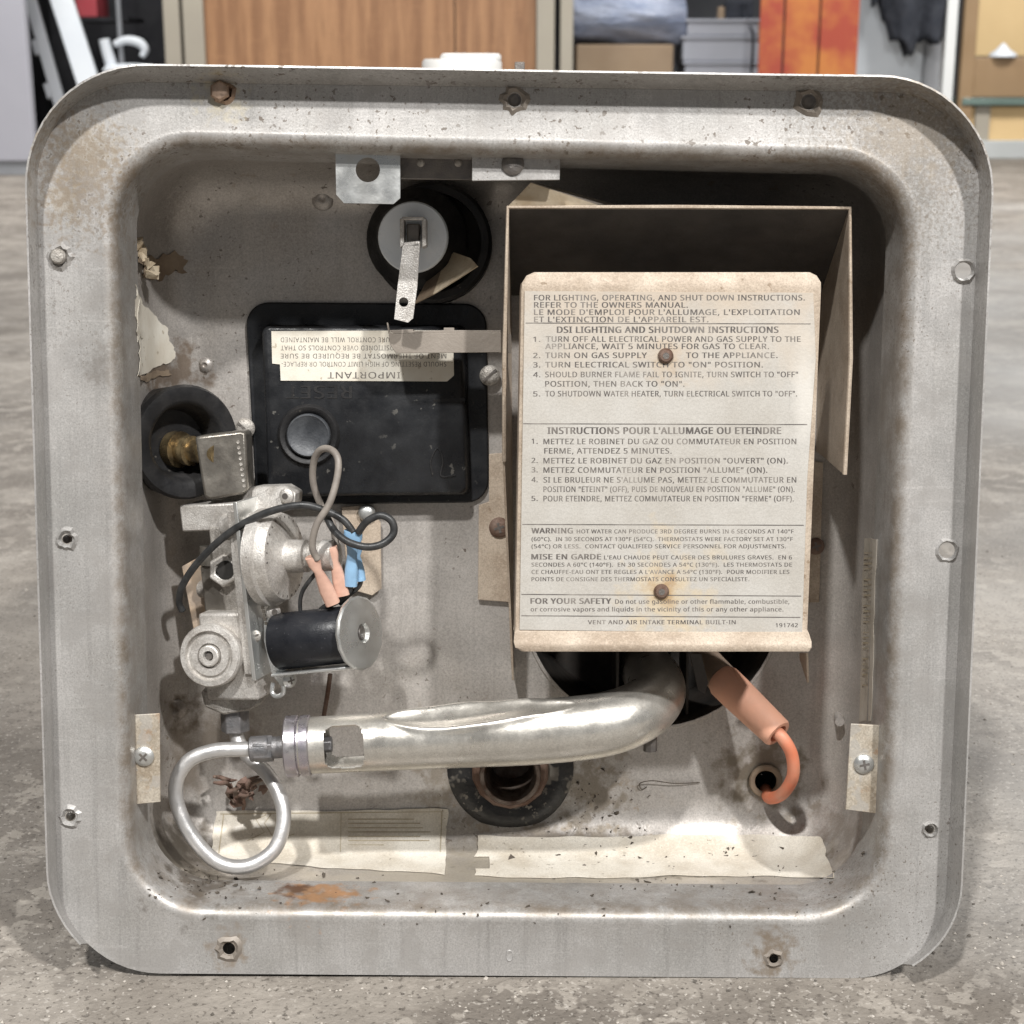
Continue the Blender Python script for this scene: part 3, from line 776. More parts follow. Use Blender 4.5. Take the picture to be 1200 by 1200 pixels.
# ---------------------------------------------------------------- side clips
for poly, sx, sy, mt, rot in (([(152, 838), (187, 836), (188, 940), (156, 943)], 169, 886, 'tape', .8), ([(997, 848), (1033, 850), (1031, 954), (991, 949)], 1012, 895, 'tape', .2)):
    cl = bpy.data.objects.new('side_clip', None); COL.objects.link(cl); cl.parent = HEAT
    B().pprism(poly, 11, 12).build('clip_plate', M['clip'] if 'clip' in M else M.setdefault('clip', pbr('stained_clip_steel', (.55, .50, .42), (.34, .28, .21), 70, .5, .3, .3, 800, grain=.3, specks=[(150, .57, (.27, .15, .07), .6, 40, .48), (90, .56, (.40, .38, .35), .6, 0, 0)])), cl, bevel=.0003)
    outx = poly[0][0] if sx < 600 else poly[1][0]
    oy0, oy1 = poly[0][1], poly[3][1]
    b = B().pprism([(outx - 2, oy0 + 1), (outx + 3, oy0 + 1), (outx + 3, oy1 - 2), (outx - 2, oy1 - 2)], 11.6, 22); b.build('clip_return', M['clip'], cl, bevel=.0003)
    screw(sx, sy, 11, 12, M['zinc'], 'cross', rot, parent=cl)

# ---------------------------------------------------------------- grommet and gas inlet on the left
GI = bpy.data.objects.new('gas_inlet', None); COL.objects.link(GI); GI.parent = HEAT
gp = at(217, 518, 58); gax = Vector((.60, -.80, 0)).normalized()
b = B().lathe(gp, gax, [(-.030, sc(60, 60)), (-.002, sc(66, 60)), (.000, sc(67, 60)), (.0025, sc(64, 60)), (.003, sc(50, 60)), (.001, sc(44, 60)), (-.012, sc(36, 60)), (-.013, .001)], 44)
b.build('rubber_grommet', M['rubber'], GI, smooth=50)
B().lathe(at(203, 526, 70), (at(240, 530, 58) - at(203, 526, 70)), [(0, .0085), (.005, .0085), (.0055, .0060), (.009, .0060), (.0095, .0070), (.0125, .0070), (.013, .0052), (.03, .0052)], 28).build('brass_fitting', M['brass'], GI, smooth=40)
b = B().pprism([(228, 512), (240, 510), (282, 505), (288, 507), (291, 572), (286, 579), (246, 586), (239, 582)], 50, 68); b.build('inlet_block', M['castdark'], GI, bevel=.0012)
b = B()
for k in range(9): b.lathe(at(279 + k * .9, 518 + k * 6.4, 50), YF, [(-.0003, .0009), (.0003, .0008), (.0002, .0004)], 10)
b.build('raised_lettering', M['cast'], GI)

# ---------------------------------------------------------------- gas valve
GV = bpy.data.objects.new('gas_valve', None); COL.objects.link(GV); GV.parent = HEAT
ex = Vector((.94, -.33, .07)).normalized(); ez = Vector((-.17, 0, .985)); ez = (ez - ex * ez.dot(ex)).normalized(); en = ex.cross(ez).normalized()
if en.y > 0: en = -en
b = B().obox(at(258, 603, 62), ex, en, ez, .0155, .0095, .0062); b.build('inlet_flange', M['castlight'], GV, bevel=.0009)
b = B().prism([at(258, 589, 55), at(262, 578, 64), at(300, 570, 62), at(333, 569, 50), at(346, 577, 44), at(345, 590, 44), at(332, 596, 46), at(300, 603, 52)], (.002, .012, 0)); b.build('top_arm', M['castlight'], GV, bevel=.0008)
screw(336, 581, 44.5, 9, M['castlight'], 'dark', 0, parent=GV, axis=en)
b = B().lathe(at(262, 616, 52), ex, [(0, .0048), (.001, .0056), (.016, .0056), (.0165, .004)], 24); b.build('boss', M['castlight'], GV, smooth=40)
b = B().obox(at(292, 690, 62), ex, en, ez, .0085, .011, .033); b.build('valve_body', M['cast'], GV, bevel=.0015)
b = B().obox(at(301, 688, 49), ex, en, ez, .0010, .012, .041); b.build('gasket_plate', M['zinc'], GV, bevel=.0003)
b = B().obox(at(294, 690, 51), ex, en, ez, .0024, .0105, .038); b.build('body_flange', M['castlight'], GV, bevel=.0006)
dp = at(310, 653, 49)
b = B().lathe(dp, ex, [(0, .0225), (.0045, .0225), (.0055, .0208), (.0085, .0205), (.0105, .0195), (.0115, .016), (.0125, .0085), (.014, .0065)], 48); b.build('regulator_dome', M['castlight'], GV, smooth=30)
b = B().lathe(dp + ex * .012, ex, [(0, .0078), (.010, .0074), (.0105, .0060), (.018, .0060), (.0185, .0072), (.024, .0070), (.0245, .004)], 28); b.build('regulator_stem', M['castlight'], GV, smooth=30)
# lettering stamped round the dome
b = B()
for k in range(26):
    a = 2 * math.pi * k / 26 + .1
    if 6 < k < 10: continue
    cdir = ez * math.cos(a) + en * math.sin(a)
    b.obox(dp + ex * .0105 + cdir * .0178, cdir, ex.cross(cdir), ex, .0008, .00035, .00055)
b.build('stamped_lettering', M['iron'], GV, smooth=0)
hx = (Vector((-.25, -.95, .1))).normalized()
b = B().lathe(at(266, 668, 54), hx, [(-.012, .0078), (.004, .0078), (.0048, .0070), (.0048, .0042), (-.004, .0040)], 6); b.build('port_hexagon', M['castlight'], GV, smooth=20, bevel=.0004)
B().lathe(at(266, 668, 50.2), hx, [(-.003, .0042), (.0016, .0043)], 18).build('port_hole_shade', M['hole'], GV, smooth=20)  # black plug paints the shade inside the port
b = B().cyl(at(237, 690, 66), at(268, 692, 58), .0042); b.build('side_pipe', M['cast'], GV)
b = B().obox(at(282, 763, 58), ex, en, ez, .0135, .012, .0205); b.build('lower_body', M['castlight'], GV, bevel=.0014)
cp = at(250, 767, 46); cn = (Vector((-.20, -.97, .05))).normalized()
Rc = sc(38, 40)
b = B().lathe(cp, cn, [(-.012, Rc * .9), (-.001, Rc * .97), (0, Rc), (.004, Rc), (.0052, Rc * .95), (.0054, Rc * .79), (.0034, Rc * .76), (.0034, Rc * .66), (.0046, Rc * .63), (.0046, Rc * .40), (.0030, Rc * .38), (.0030, Rc * .34), (.0058, Rc * .33), (.0062, Rc * .29), (.0062, Rc * .17), (.0036, Rc * .15)], 48)
b.build('round_cap', M['castlight'], GV, smooth=28)
b = B().lathe(cp + cn * .0037, cn, [(0, Rc * .15), (.0012, Rc * .12)], 6); b.build('cap_socket', M['iron'], GV, smooth=0)
b = B().pprism([(235, 810), (312, 812), (308, 824), (292, 833), (262, 838), (240, 829)], 54, 74); b.build('outlet_foot', M['cast'], GV, bevel=.001)
b = B().cyl(at(275, 828, 63), at(276, 857, 63), .0068, 6); b.build('outlet_nut', M['darkfit'], GV, bevel=.0005, smooth=20)
for x_, y_, z_ in ((296, 640, 40), (301, 672, 39), (308, 712, 39)):
    b = B()
    for k in range(5): b.obox(at(x_ + k * .9, y_ + k * 4.6, z_), ex, ez, en, .0006, .0007, .0004)
    b.build('raised_lettering', M['castdark'], GV, smooth=0)
for x_, y_ in ((292, 612), (300, 745)):
    screw(x_, y_, 43, 7, M['cast'], 'slot', .5, parent=GV, axis=en)
b = B()
for k in range(5): b.lathe(dp + ex * (.024 + k * .0014), ex, [(0, .0062), (.0005, .0068), (.0010, .0062)], 20)
b.build('stem_thread', M['cast'], GV, smooth=30)
b = B().cyl(at(246, 640, 60), at(246, 662, 60), .0048, 16); b.build('side_stub', M['castdark'], GV)
b = B().obox(at(272, 640, 56), ex, en, ez, .008, .006, .010); b.build('port_block', M['cast'], GV, bevel=.001)
b = B().obox(at(258, 690, 62), ex, en, ez, .006, .006, .012); b.build('port_block', M['castdark'], GV, bevel=.001)
# solenoid
s0 = at(325, 752, 48); s1 = at(410, 743, 38); sa = (s1 - s0).normalized(); sl = (s1 - s0).length
b = B().lathe(s0, sa, [(0, .0122), (.001, .0130), (sl - .001, .0130), (sl, .0122)], 40); b.build('solenoid_coil', M['solenoid'], GV, smooth=40)
b = B(); nn = 16
b.lathe(s1 + sa * .0042, (sa + Vector((-.1, -.24, -.02))).normalized(), [(0, .0168), (.0010, .0169), (.0016, .0160), (.0030, .0085), (.0030, .0045), (.001, .0035)], nn, rot=.3); b.build('solenoid_end_plate', M['zinc'], GV, smooth=18)
B().lathe(s1 + sa * .0050, sa, [(0, .0034), (.0012, .003)], 14).build('solenoid_pin', M['iron'], GV)
up = (ZU - sa * ZU.dot(sa)).normalized(); sd = sa.cross(up)
b = B().obox(s0 + sa * (sl * .5 + .0005) - up * .0142 , sa, sd, up, sl * .5 + .0025, .008, .0006); b.build('solenoid_yoke', M['zinc'], GV, bevel=.0003)
b = B().prism([at(x, y, 47) for x, y in ((309, 726), (318, 722), (321, 752), (336, 790), (340, 803), (330, 806), (318, 790), (309, 752))], (0.0006, .0012, 0)); b.build('mounting_bracket', M['zinc'], GV, bevel=.0003)
b = B().tube([at(320, 800, 46), at(319, 812, 45), at(325, 816, 44), at(332, 812, 43), at(332, 804, 43)], .0011, 8); b.build('bracket_hook', M['zinc'], GV)
screw(320, 717, 47, 9, M['castlight'], 'dark', .2, parent=GV, axis=(Vector((.5, -.85, 0))))
screw(339, 797, 45, 9, M['zinc'], 'cross', .2, parent=GV, axis=(Vector((.6, -.8, 0))))
b = B().pprism([(213, 664), (240, 649), (246, 738), (230, 743), (226, 735)], 68, 69.2); b.build('stained_tab', M['tab'], GV, bevel=.0003)
b = B().pprism([(400, 594), (428, 592), (446, 612), (447, 690), (436, 698), (408, 690)], DB - 4, DB - 2.8); b.build('back_tab', M['tan'], GV, bevel=.0003)
B().lathe(at(430, 601, DB - 4), YF, [(0, .0042), (.002, .004), (.003, .0028), (.0034, .001)], 20).build('tab_bolt', M['zinc'], GV, smooth=50)

# ---------------------------------------------------------------- wires and terminals
def wire(name, pts, r, mat, label=None, n=10):
    o = B().tube([at(*p) for p in pts], r, n, 8).build(name, mat, HEAT, smooth=180)
    if label: o['label'] = label
    return o
wire('black_wire', [(214, 716, 60), (210, 704, 58), (216, 682, 52), (238, 652, 44), (272, 622, 38), (312, 601, 34), (352, 592, 32), (380, 598, 32), (402, 609, 32), (414, 624, 32)], .0017, M['wireblk'])
wire('black_wire', [(420, 624, 31), (430, 611, 28), (446, 604, 27), (459, 611, 27), (461, 625, 27), (449, 637, 26), (430, 641, 26), (408, 635, 28), (392, 622, 32), (383, 606, 38), (376, 592, 60)], .0017, M['wireblk'])
wire('grey_wire', [(372, 656, 26), (366, 640, 24), (371, 615, 22), (386, 590, 22), (395, 560, 24), (396, 538, 26), (388, 527, 30), (376, 527, 34), (368, 540, 38), (367, 565, 42), (376, 592, 44), (390, 615, 42), (394, 645, 36)], .0016, M['wiregrey'])
B().tube([at(387, 790, 74), at(384, 812, 76), at(379, 842, 78)], .0011, 8).build('thin_rod', M['rust'], HEAT)
B().tube([at(395, 645, 40), at(356, 690, 44), at(352, 720, 46)], .0010, 8).build('thin_black_wire', M['wireblk'], HEAT)
def terminal(p_top, p_bot, wt, wb, mat):
    a, c = at(*p_top), at(*p_bot); ax = (c - a).normalized(); L_ = (c - a).length; side = ax.cross(YB).normalized(); nn = side.cross(ax)
    b = B(); rings = []
    for t, wd, th in ((0, wt, .0026), (.14, wt, .0028), (.3, wt * .62, .0022), (.45, wb * .75, .0022), (.7, wb, .0026), (1, wb, .0026)):
        cc = a + ax * L_ * t; ring = []
        for k in range(12):
            q = 2 * math.pi * k / 12; cx, sy = math.cos(q), math.sin(q)
            sx_ = math.copysign(abs(cx) ** .6, cx); sy_ = math.copysign(abs(sy) ** .6, sy)
            ring.append(b.bm.verts.new(cc + side * wd * sx_ + nn * th * sy_))
        rings.append(ring)
    for A, C in zip(rings, rings[1:]):
        for i in range(12): b.bm.faces.new((A[i], A[(i + 1) % 12], C[(i + 1) % 12], C[i]))
    b.bm.faces.new(rings[0]); b.bm.faces.new(rings[-1])
    return b.build('terminal_sleeve', mat, HEAT, smooth=50)
terminal((365, 652, 27), (390, 707, 34), .0030, .0034, M['pinkconn'])
terminal((388, 641, 34), (402, 697, 38), .0028, .0033, M['pinkconn'])
b = B()
terminal((414, 622, 33), (411, 686, 37), .0042, .0030, M['blueconn'])
terminal((416, 640, 38), (421, 680, 40), .0030, .0030, M['blueconn'])
wire('coil_lead', [(411, 684, 37), (408, 694, 38), (396, 704, 40), (380, 712, 43), (372, 720, 45)], .0015, M['wireblk'])
wire('coil_lead', [(423, 680, 40), (420, 688, 41), (408, 698, 42), (398, 708, 43)], .0011, M['wireblk'])

# ---------------------------------------------------------------- burner tube
BT = bpy.data.objects.new('burner_tube', None); COL.objects.link(BT); BT.parent = HEAT
path = [(352, 874, 38), (430, 870, 38), (520, 864, 37), (610, 859, 36), (680, 853, 36), (722, 845, 38), (752, 832, 46), (768, 815, 60), (768, 800, 80), (762, 790, 105), (757, 783, 135)]
rads = [.0128, .0131, .0141, .0147, .0147, .0144, .0140, .0138, .0137, .0136, .0136]
# straight part with an open mouth for the air shutter
b = B().tube([at(*p) for p in path], rads, 144, 40, cap=False)
P_ = b.path
# cut the air-shutter windows, front and back, near the left end
kill = []
axd = (P_[20] - P_[0]).normalized(); t0 = at(383, 873, 38); t1 = at(429, 873, 38)
a0, a1 = (t0 - P_[0]).dot(axd), (t1 - P_[0]).dot(axd)
for f in b.bm.faces:
    c = f.calc_center_median(); t = (c - P_[0]).dot(axd); rr = c - (P_[0] + axd * t)
    uu = abs((t - (a0 + a1) / 2) / ((a1 - a0) / 2)); vv = abs((rr.normalized().dot(ZU) - .05) / .74)
    if uu ** 5 + vv ** 5 < 1: kill.append(f)
bmesh.ops.delete(b.bm, geom=kill, context='FACES')
xa, xb = at(452, 860, 36).x, at(676, 852, 36).x          # a crease pressed into the upper side
for v_ in b.bm.verts:
    t = (v_.co.x - xa) / (xb - xa)
    if not 0 < t < 1 or v_.co.y > .06: continue
    k = next(i for i in range(300) if P_[i + 1].x >= v_.co.x); pc = P_[k].lerp(P_[k + 1], (v_.co.x - P_[k].x) / (P_[k + 1].x - P_[k].x)); rr = v_.co - pc
    th = math.degrees(math.atan2(-rr.y, rr.z)); env = math.sin(math.pi * t ** .8) ** .6
    q = (th - 26 - 4 * math.sin(t * 7)) / (31 * env + .5)
    if abs(q) < 1.6:
        dsp = -.0032 * max(0, 1 - q * q) ** 1.2 * env + .0010 * math.exp(-((abs(q) - 1.08) / .26) ** 2) * env * (1 + .25 * math.sin(t * 19))
        v_.co += rr.normalized() * dsp
b.build('tube', M['burner'], BT, smooth=60, solid=.0009)
e0 = P_[0]
B().lathe(e0 - axd * .0065, axd, [(0, .0060), (0, .0132), (.0006, .0140), (.0055, .0140), (.0060, .0134), (.0060, .0128), (.0072, .0128), (.0072, .0139), (.0110, .0139), (.0115, .0131)], 44, cap=False).build('shutter_collar', M['heated'], BT, smooth=30)
B().lathe(e0 - axd * .0075, axd, [(0, .0062), (.014, .0058), (.0145, .0040), (.022, .0038), (.0222, .0015)], 6).build('orifice', M['darkfit'], BT, smooth=20, bevel=.0004)
b = B().lathe(at(293, 878, 38), (e0 - at(293, 878, 38)), [(0, .0052), (.0006, .0058), (.0085, .0058), (.009, .0050), (.016, .0050), (.0165, .0058), (.018, .0058)], 24); b.build('orifice_fitting', M['darkfit'], BT, smooth=30, bevel=0)
b = B().cyl(at(298, 878, 38), at(320, 877, 38), .0062, 6); b.build('fitting_nut', M['darkfit'], BT, smooth=20, bevel=.0004)
b = B().cyl(at(762, 858, 52), at(762, 880, 52), .0032, 8); b.build('stop_bolt', M['iron'], BT)

# aluminium feed tube looping from the valve outlet to the orifice
B().tube([at(276, 852, 63), at(279, 868, 62), at(291, 886, 58), at(314, 908, 52), at(329, 936, 46), at(332, 966, 42), at(320, 997, 38), at(290, 1015, 35), at(256, 1011, 33), at(228, 984, 33), at(209, 947, 34), at(207, 915, 35), at(222, 891, 36), at(250, 880, 37), at(280, 878, 38), at(297, 878, 38)], .0034, 20, 8).build('feed_tube', M['tubealu'], HEAT, smooth=180)

# ---------------------------------------------------------------- igniter
IG = bpy.data.objects.new('igniter_lead', None); COL.objects.link(IG); IG.parent = HEAT
i0 = at(826, 772, 105); i1 = at(850, 800, 74); i2 = at(912, 860, 52)
B().lathe(i0, i1 - i0, [(0, .0072), ((i1 - i0).length, .0078)], 28).build('igniter_sleeve', M['ceramic'], IG, smooth=40)
L2 = (i2 - i1).length
B().lathe(i1, i2 - i1, [(-.004, .0070), (-.001, .0084), (L2 * .2, .0084), (L2 - .001, .0074), (L2, .0068), (L2, .0048), (L2 - .004, .0044)], 32).build('boot', M['boot'], IG, smooth=40)
B().tube([i2 - (i2 - i1).normalized() * .006, i2 + (i2 - i1).normalized() * .003, at(928, 885, 52), at(929, 910, 56), at(917, 930, 66), at(902, 935, 82), at(897, 925, 100)], .0030, 18, 8).build('lead_wire', M['orange'], IG, smooth=180)
b = B().pprism([(808, 766), (822, 766), (830, 800), (826, 813), (818, 808)], 66, 67.2); b.build('igniter_bracket', M['shroud'], IG, bevel=.0003)
B().lathe(at(897, 915, DB + 1), YB, [(0, sc(16, DB)), (.012, sc(14, DB)), (.012, .0003)], 20, cap=False).build('lead_hole_shade_cup', M['hole'], IG)  # black cup added behind the hole to keep it dark
B().ring(at(897, 915, DB - .8), YF, sc(20, DB), sc(13, DB), .0016, 28).build('lead_grommet', M['browntape'], IG)

# ---------------------------------------------------------------- drain opening under the burner tube
DR = bpy.data.objects.new('drain_fitting', None); COL.objects.link(DR); DR.parent = HEAT
p = at(598, 899, DB)
B().lathe(p, YF, [(-.001, sc(76, DB)), (.002, sc(75, DB)), (.0045, sc(66, DB)), (.005, sc(56, DB)), (.003, sc(44, DB)), (.003, sc(36, DB)), (-.02, sc(36, DB))], 48, cap=False).build('rubber_seal', M.setdefault('seal', pbr('grimy_seal', (.010, .010, .011), (.026, .025, .024), 90, .38, 0, .8, 260, spec=.4, specks=[(70, .57, (.26, .235, .20), .55, 0, 0), (260, .60, (.40, .36, .30), .6, 30, .5)])), DR, smooth=40)
B().lathe(p, YF, [(-.015, sc(46, DB)), (.007, sc(46, DB)), (.009, sc(43, DB)), (.009, sc(36, DB)), (.006, sc(34, DB))], 14, cap=False).build('round_nut', M['rust'], DR, smooth=20, bevel=.0006)
B().lathe(p, YF, [(-.02, sc(36, DB)), (.015, sc(36, DB)), (.016, sc(34.5, DB)), (.016, sc(31, DB)), (.0145, sc(29, DB)), (-.02, sc(27, DB)), (-.02, .0003)], 36, cap=False).build('threaded_bush', M['rustbush'] if 'rustbush' in M else M.setdefault('rustbush', pbr('worn_bush', (.24, .20, .17), (.09, .055, .04), 150, .45, .6, .5, 700)), DR, smooth=40)

# ---------------------------------------------------------------- stickers, tape, small marks
def rag(seed, amp):
    rnd = random.Random(seed); ph = [rnd.uniform(0, 6.28) for _ in range(8)]
    def f(u, v, x, y):
        wob = lambda t, k: math.sin(t * 9 + ph[k]) + .6 * math.sin(t * 23 + ph[k + 1]) + .4 * math.sin(t * 47 + ph[k + 2])
        return x + amp * wob(v, 0) * (abs(u - .5) * 2) ** 6, y + amp * wob(u, 4) * (abs(v - .5) * 2) ** 6
    return f
st = sticker('rating_label', [(253, 951), (525, 948), (521, 1026), (246, 1008)], M['paper2'], HEAT, 40, 14, edge=rag(1, .8))
def mark(pts, wpx, mat, parent, name='printed_line', off=.00075):
    b = B(); L1, L2 = [], []
    pts2 = []
    for a, c in zip(pts, pts[1:]):
        nseg = max(2, int(math.hypot(c[0] - a[0], c[1] - a[1]) / 10))
        pts2 += [(a[0] + (c[0] - a[0]) * k / nseg, a[1] + (c[1] - a[1]) * k / nseg) for k in range(nseg)]
    pts2.append(pts[-1])
    for i, (x, y) in enumerate(pts2):
        a = pts2[max(i - 1, 0)]; c = pts2[min(i + 1, len(pts2) - 1)]; dx, dy = c[0] - a[0], c[1] - a[1]; l = math.hypot(dx, dy) or 1
        L1.append(hit(x - dy / l * wpx / 2, y + dx / l * wpx / 2, off)); L2.append(hit(x + dy / l * wpx / 2, y - dx / l * wpx / 2, off))
    for i in range(len(L1) - 1):
        q = [L1[i], L1[i + 1], L2[i + 1], L2[i]]
        if any(v_ is None for v_ in q): continue
        b.bm.faces.new([b.bm.verts.new(v_) for v_ in q])
    bmesh.ops.remove_doubles(b.bm, verts=b.bm.verts, dist=1e-6); front_facing(b.bm)
    return b.build(name, mat, parent, smooth=60, recalc=False)
M['paleink'] = pbr('faded_print', (.36, .30, .21), (.46, .40, .29), 200, .7)
mark([(258, 954), (520, 951)], 1.3, M['paleink'], st); mark([(262, 954), (256, 1002)], 1.3, M['paleink'], st); mark([(518, 952), (516, 1000)], 1.2, M['paleink'], st)
mark([(400, 953), (399, 1000)], 1, M['paleink'], st)
mark([(290, 986), (310, 976), (300, 960), (312, 955)], 1.1, M['paleink'], st); mark([(318, 954), (310, 965), (322, 985), (345, 978)], 1.1, M['paleink'], st)
random.seed(5)
for k in range(7): mark([(408, 960 + k * 5.2), (408 + random.uniform(40, 100), 960 + k * 5.2)], 1.3, M['paleink'], st)
tp = sticker('label_strip', [(560, 981), (962, 979), (978, 1028), (556, 1029)], M['paper2'], HEAT, 50, 10, edge=rag(2, 1.2), cut=lambda u, v: (u < .035 and .5 < v < .8))
sticker('worn_paper', [(160, 350), (194, 384), (206, 420), (162, 440)], M['paper3'], HEAT, 14, 14, edge=rag(4, 1.3))
sticker('worn_paper', [(158, 332), (163, 348), (172, 378), (160, 400)], M['paper3'], HEAT, 8, 14, edge=rag(14, 1.0))
sticker('brown_tape', [(162, 300), (218, 298), (216, 318), (170, 330)], M['browntape'], HEAT, 12, 8, edge=rag(5, 3))
sticker('brown_tape', [(162, 440), (196, 432), (199, 438), (166, 447)], M['browntape'], HEAT, 10, 4, edge=rag(6, 1.5))
b = B(); pts = [(160, 272, 72), (168, 292, 66), (172, 308, 64), (182, 322, 66)]
random.seed(9)
for k in range(9):
    c = at(163 + k * 2.2 + random.uniform(-4, 4), 280 + k * 5.2, 50 + random.uniform(-3, 3)); r = random.uniform(.0018, .0040)
    v_ = [c + Vector((random.uniform(-1, 1), random.uniform(-.5, .5), random.uniform(-1, 1))).normalized() * r * random.uniform(.7, 1.4) for _ in range(7)]
    vs_ = [b.bm.verts.new(q) for q in v_]; bmesh.ops.convex_hull(b.bm, input=vs_)
b.build('torn_tape_curl', M['tape'], HEAT, smooth=0)
sticker('side_label', [(1013, 630), (1028, 632), (1022, 845), (1008, 845)], M['sidelabel'] if 'sidelabel' in M else M.setdefault('sidelabel', pbr('scuffed_side_label', (.50, .46, .40), (.38, .34, .28), 60, .5, .1, .2, 600, specks=[(300, .66, (.2, .16, .11), .6, 0, 0)])), HEAT, 4, 30, edge=rag(8, .5))
for x, y in ((1018, 640),):
    for k in range(26): mark([(1014.5 - k * .1, y + 8 + k * 6.2), (1024 - k * .25, y + 8 + k * 6.2)], 1.1 + (k % 3) * .5, M['paleink'], HEAT, 'printed_line') if k % 5 != 4 else None
# pressed dimples, pin and rivets in the back panel
for x, y, r in ((378, 233, 9), (240, 428, 7), (205, 832, 9)):
    h_ = hit(x, y, 0)
    B().lathe(h_, YF, [(-.001, sc(r * 1.5, DB)), (.0002, sc(r * 1.3, DB)), (.0004, sc(r, DB)), (.0011, sc(r * .75, DB)), (.0012, sc(r * .45, DB)), (.0006, sc(r * .3, DB)), (.0005, sc(r * .05, DB))], 18).build('dimple_rivet', M['pan'], HEAT, smooth=60)
h_ = at(982, 838, DB - 6)
B().tube([Vector((h_.x, DB / 1000, h_.z)), h_, at(984, 846, DB - 18)], .0022, 12, curve=False).build('pin', M['pan'], HEAT, smooth=50)
B().lathe(Vector((h_.x, (DB - .3) / 1000, h_.z + .003)), YF, [(0, .0085), (.0012, .0068), (.0034, .0040), (.0046, .0018), (.0048, .0003)], 24).build('pin_dimple', M['pan'], HEAT, smooth=80)
# loose grit on the pressed ledge and a hair
b = B(); random.seed(21)
def grit(x, y, r):
    c = hit(x, y, r * .4)
    if c is None: return
    vs_ = [b.bm.verts.new(c + Vector((random.gauss(0, 1), random.gauss(0, 1), random.gauss(0, .6))).normalized() * r * random.uniform(.6, 1.3)) for _ in range(6)]
    bmesh.ops.convex_hull(b.bm, input=vs_)
for k in range(420):
    z = random.random()
    if z < .35: x, y = random.gauss(800, 90), random.gauss(1008, 14)
    elif z < .55: x, y = random.gauss(240, 30), random.gauss(1030, 12)
    elif z < .7: x, y = random.gauss(690, 40), random.gauss(950, 25)
    else: x, y = random.uniform(180, 1000), random.gauss(1045, 14)
    grit(x, y, abs(random.gauss(0, .00055)) + .00022)
o = b.build('dirt_grit', M['dust'], HEAT, smooth=0); o['kind'] = 'stuff'
B().tube([at(820, 917, DB - 1), at(790, 918, DB - 2), at(765, 915, DB - 3), at(750, 918, DB - 2), at(752, 925, DB - 1), at(758, 922, DB - .6)], .00028, 5).build('hair', M['dust'], HEAT)

# dried insect nest lying behind the feed tube
NEST = bpy.data.objects.new('nest_clump', None); COL.objects.link(NEST); NEST.matrix_world = MH
tag(NEST, 'small dried brown nest of twisted fibres behind the looped feed tube', 'nest')
random.seed(4)
b = B()
for k in range(14):
    c = at(284 + random.gauss(0, 15), 924 + random.gauss(0, 8), 80 + random.gauss(0, 3)); r = random.uniform(.002, .0042)
    vs_ = [b.bm.verts.new(c + Vector((random.gauss(0, 1), random.gauss(0, .7), random.gauss(0, .8))).normalized() * r * random.uniform(.6, 1.3)) for _ in range(9)]
    bmesh.ops.convex_hull(b.bm, input=vs_)
b.build('clump', M['nest'], NEST, smooth=60)
for k in range(7):
    x, y = 280 + random.gauss(0, 12), 922 + random.gauss(0, 7); a = random.uniform(0, 6.28); pts = []
    for j in range(5):
        pts.append(at(x, y, 74 + random.gauss(0, 2.5))); a += random.gauss(0, .6); x += 7 * math.cos(a); y += 5 * math.sin(a)
    B().tube(pts, [.0007, .0012, .0012, .0009, .0003], 6, 5).build('fibre', M['nest'], NEST, smooth=180)
p0 = hit(285, 948, 0)
B().tube([at(282, 928, 80), at(286, 940, 84), p0 if p0 is not None else at(285, 948, 88)], .0009, 6).build('fibre', M['nest'], NEST, smooth=180)

# ================================================================ the place around the heater
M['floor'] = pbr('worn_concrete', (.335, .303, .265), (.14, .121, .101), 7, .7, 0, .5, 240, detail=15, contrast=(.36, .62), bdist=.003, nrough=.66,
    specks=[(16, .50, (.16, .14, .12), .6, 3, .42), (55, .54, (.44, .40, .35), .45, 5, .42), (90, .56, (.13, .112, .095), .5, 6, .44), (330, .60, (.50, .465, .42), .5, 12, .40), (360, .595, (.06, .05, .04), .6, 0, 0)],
    stains_and_light=[((1.7, 1.6, 0), (1.55, 2.4, 1), (.40, .40, .395), .75, 1.2, .5)])  # large pale patch paints the brighter light on the right of the floor
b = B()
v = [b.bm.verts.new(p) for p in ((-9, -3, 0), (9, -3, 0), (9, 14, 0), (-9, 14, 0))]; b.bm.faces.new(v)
o = b.build('floor', M['floor'], None, smooth=0); tag(o, 'worn, stained grey concrete floor with grit and a painted light area', None, None, 'structure'); o.location.z = -.0008
# grit on the concrete near the heater
b = B(); random.seed(31)
for k in range(4500):
    y = random.uniform(-.2, .05) if k < 2000 else random.uniform(-.1, .7); x = random.uniform(-.32, .32) if y < 0 else random.choice((-1, 1)) * random.uniform(.14, .42) * (1 + y)
    r = abs(random.gauss(0, .00042)) + .00022
    c = Vector((x, y, r * .2 - .0008)); a_ = random.uniform(0, 6.28)
    ring = [Vector((math.cos(a_ + q * 1.571) * random.uniform(.7, 1.5), math.sin(a_ + q * 1.571) * random.uniform(.7, 1.5), random.uniform(-.2, .2))) * r for q in range(4)]
    V_ = [c + q for q in ring] + [c + Vector((0, 0, r * random.uniform(.5, 1.0))), c - Vector((0, 0, r * .6))]
    b._addfaces(V_, [(0, 1, 4), (1, 2, 4), (2, 3, 4), (3, 0, 4), (1, 0, 5), (2, 1, 5), (3, 2, 5), (0, 3, 5)])
M['grit'] = pbr('concrete_grit', (.48, .44, .39), (.10, .088, .075), 160, .9, contrast=(.44, .56))
o = b.build('floor_grit', M['grit'], None, smooth=0); tag(o, 'fine grit scattered on the concrete floor', None, None, 'stuff')
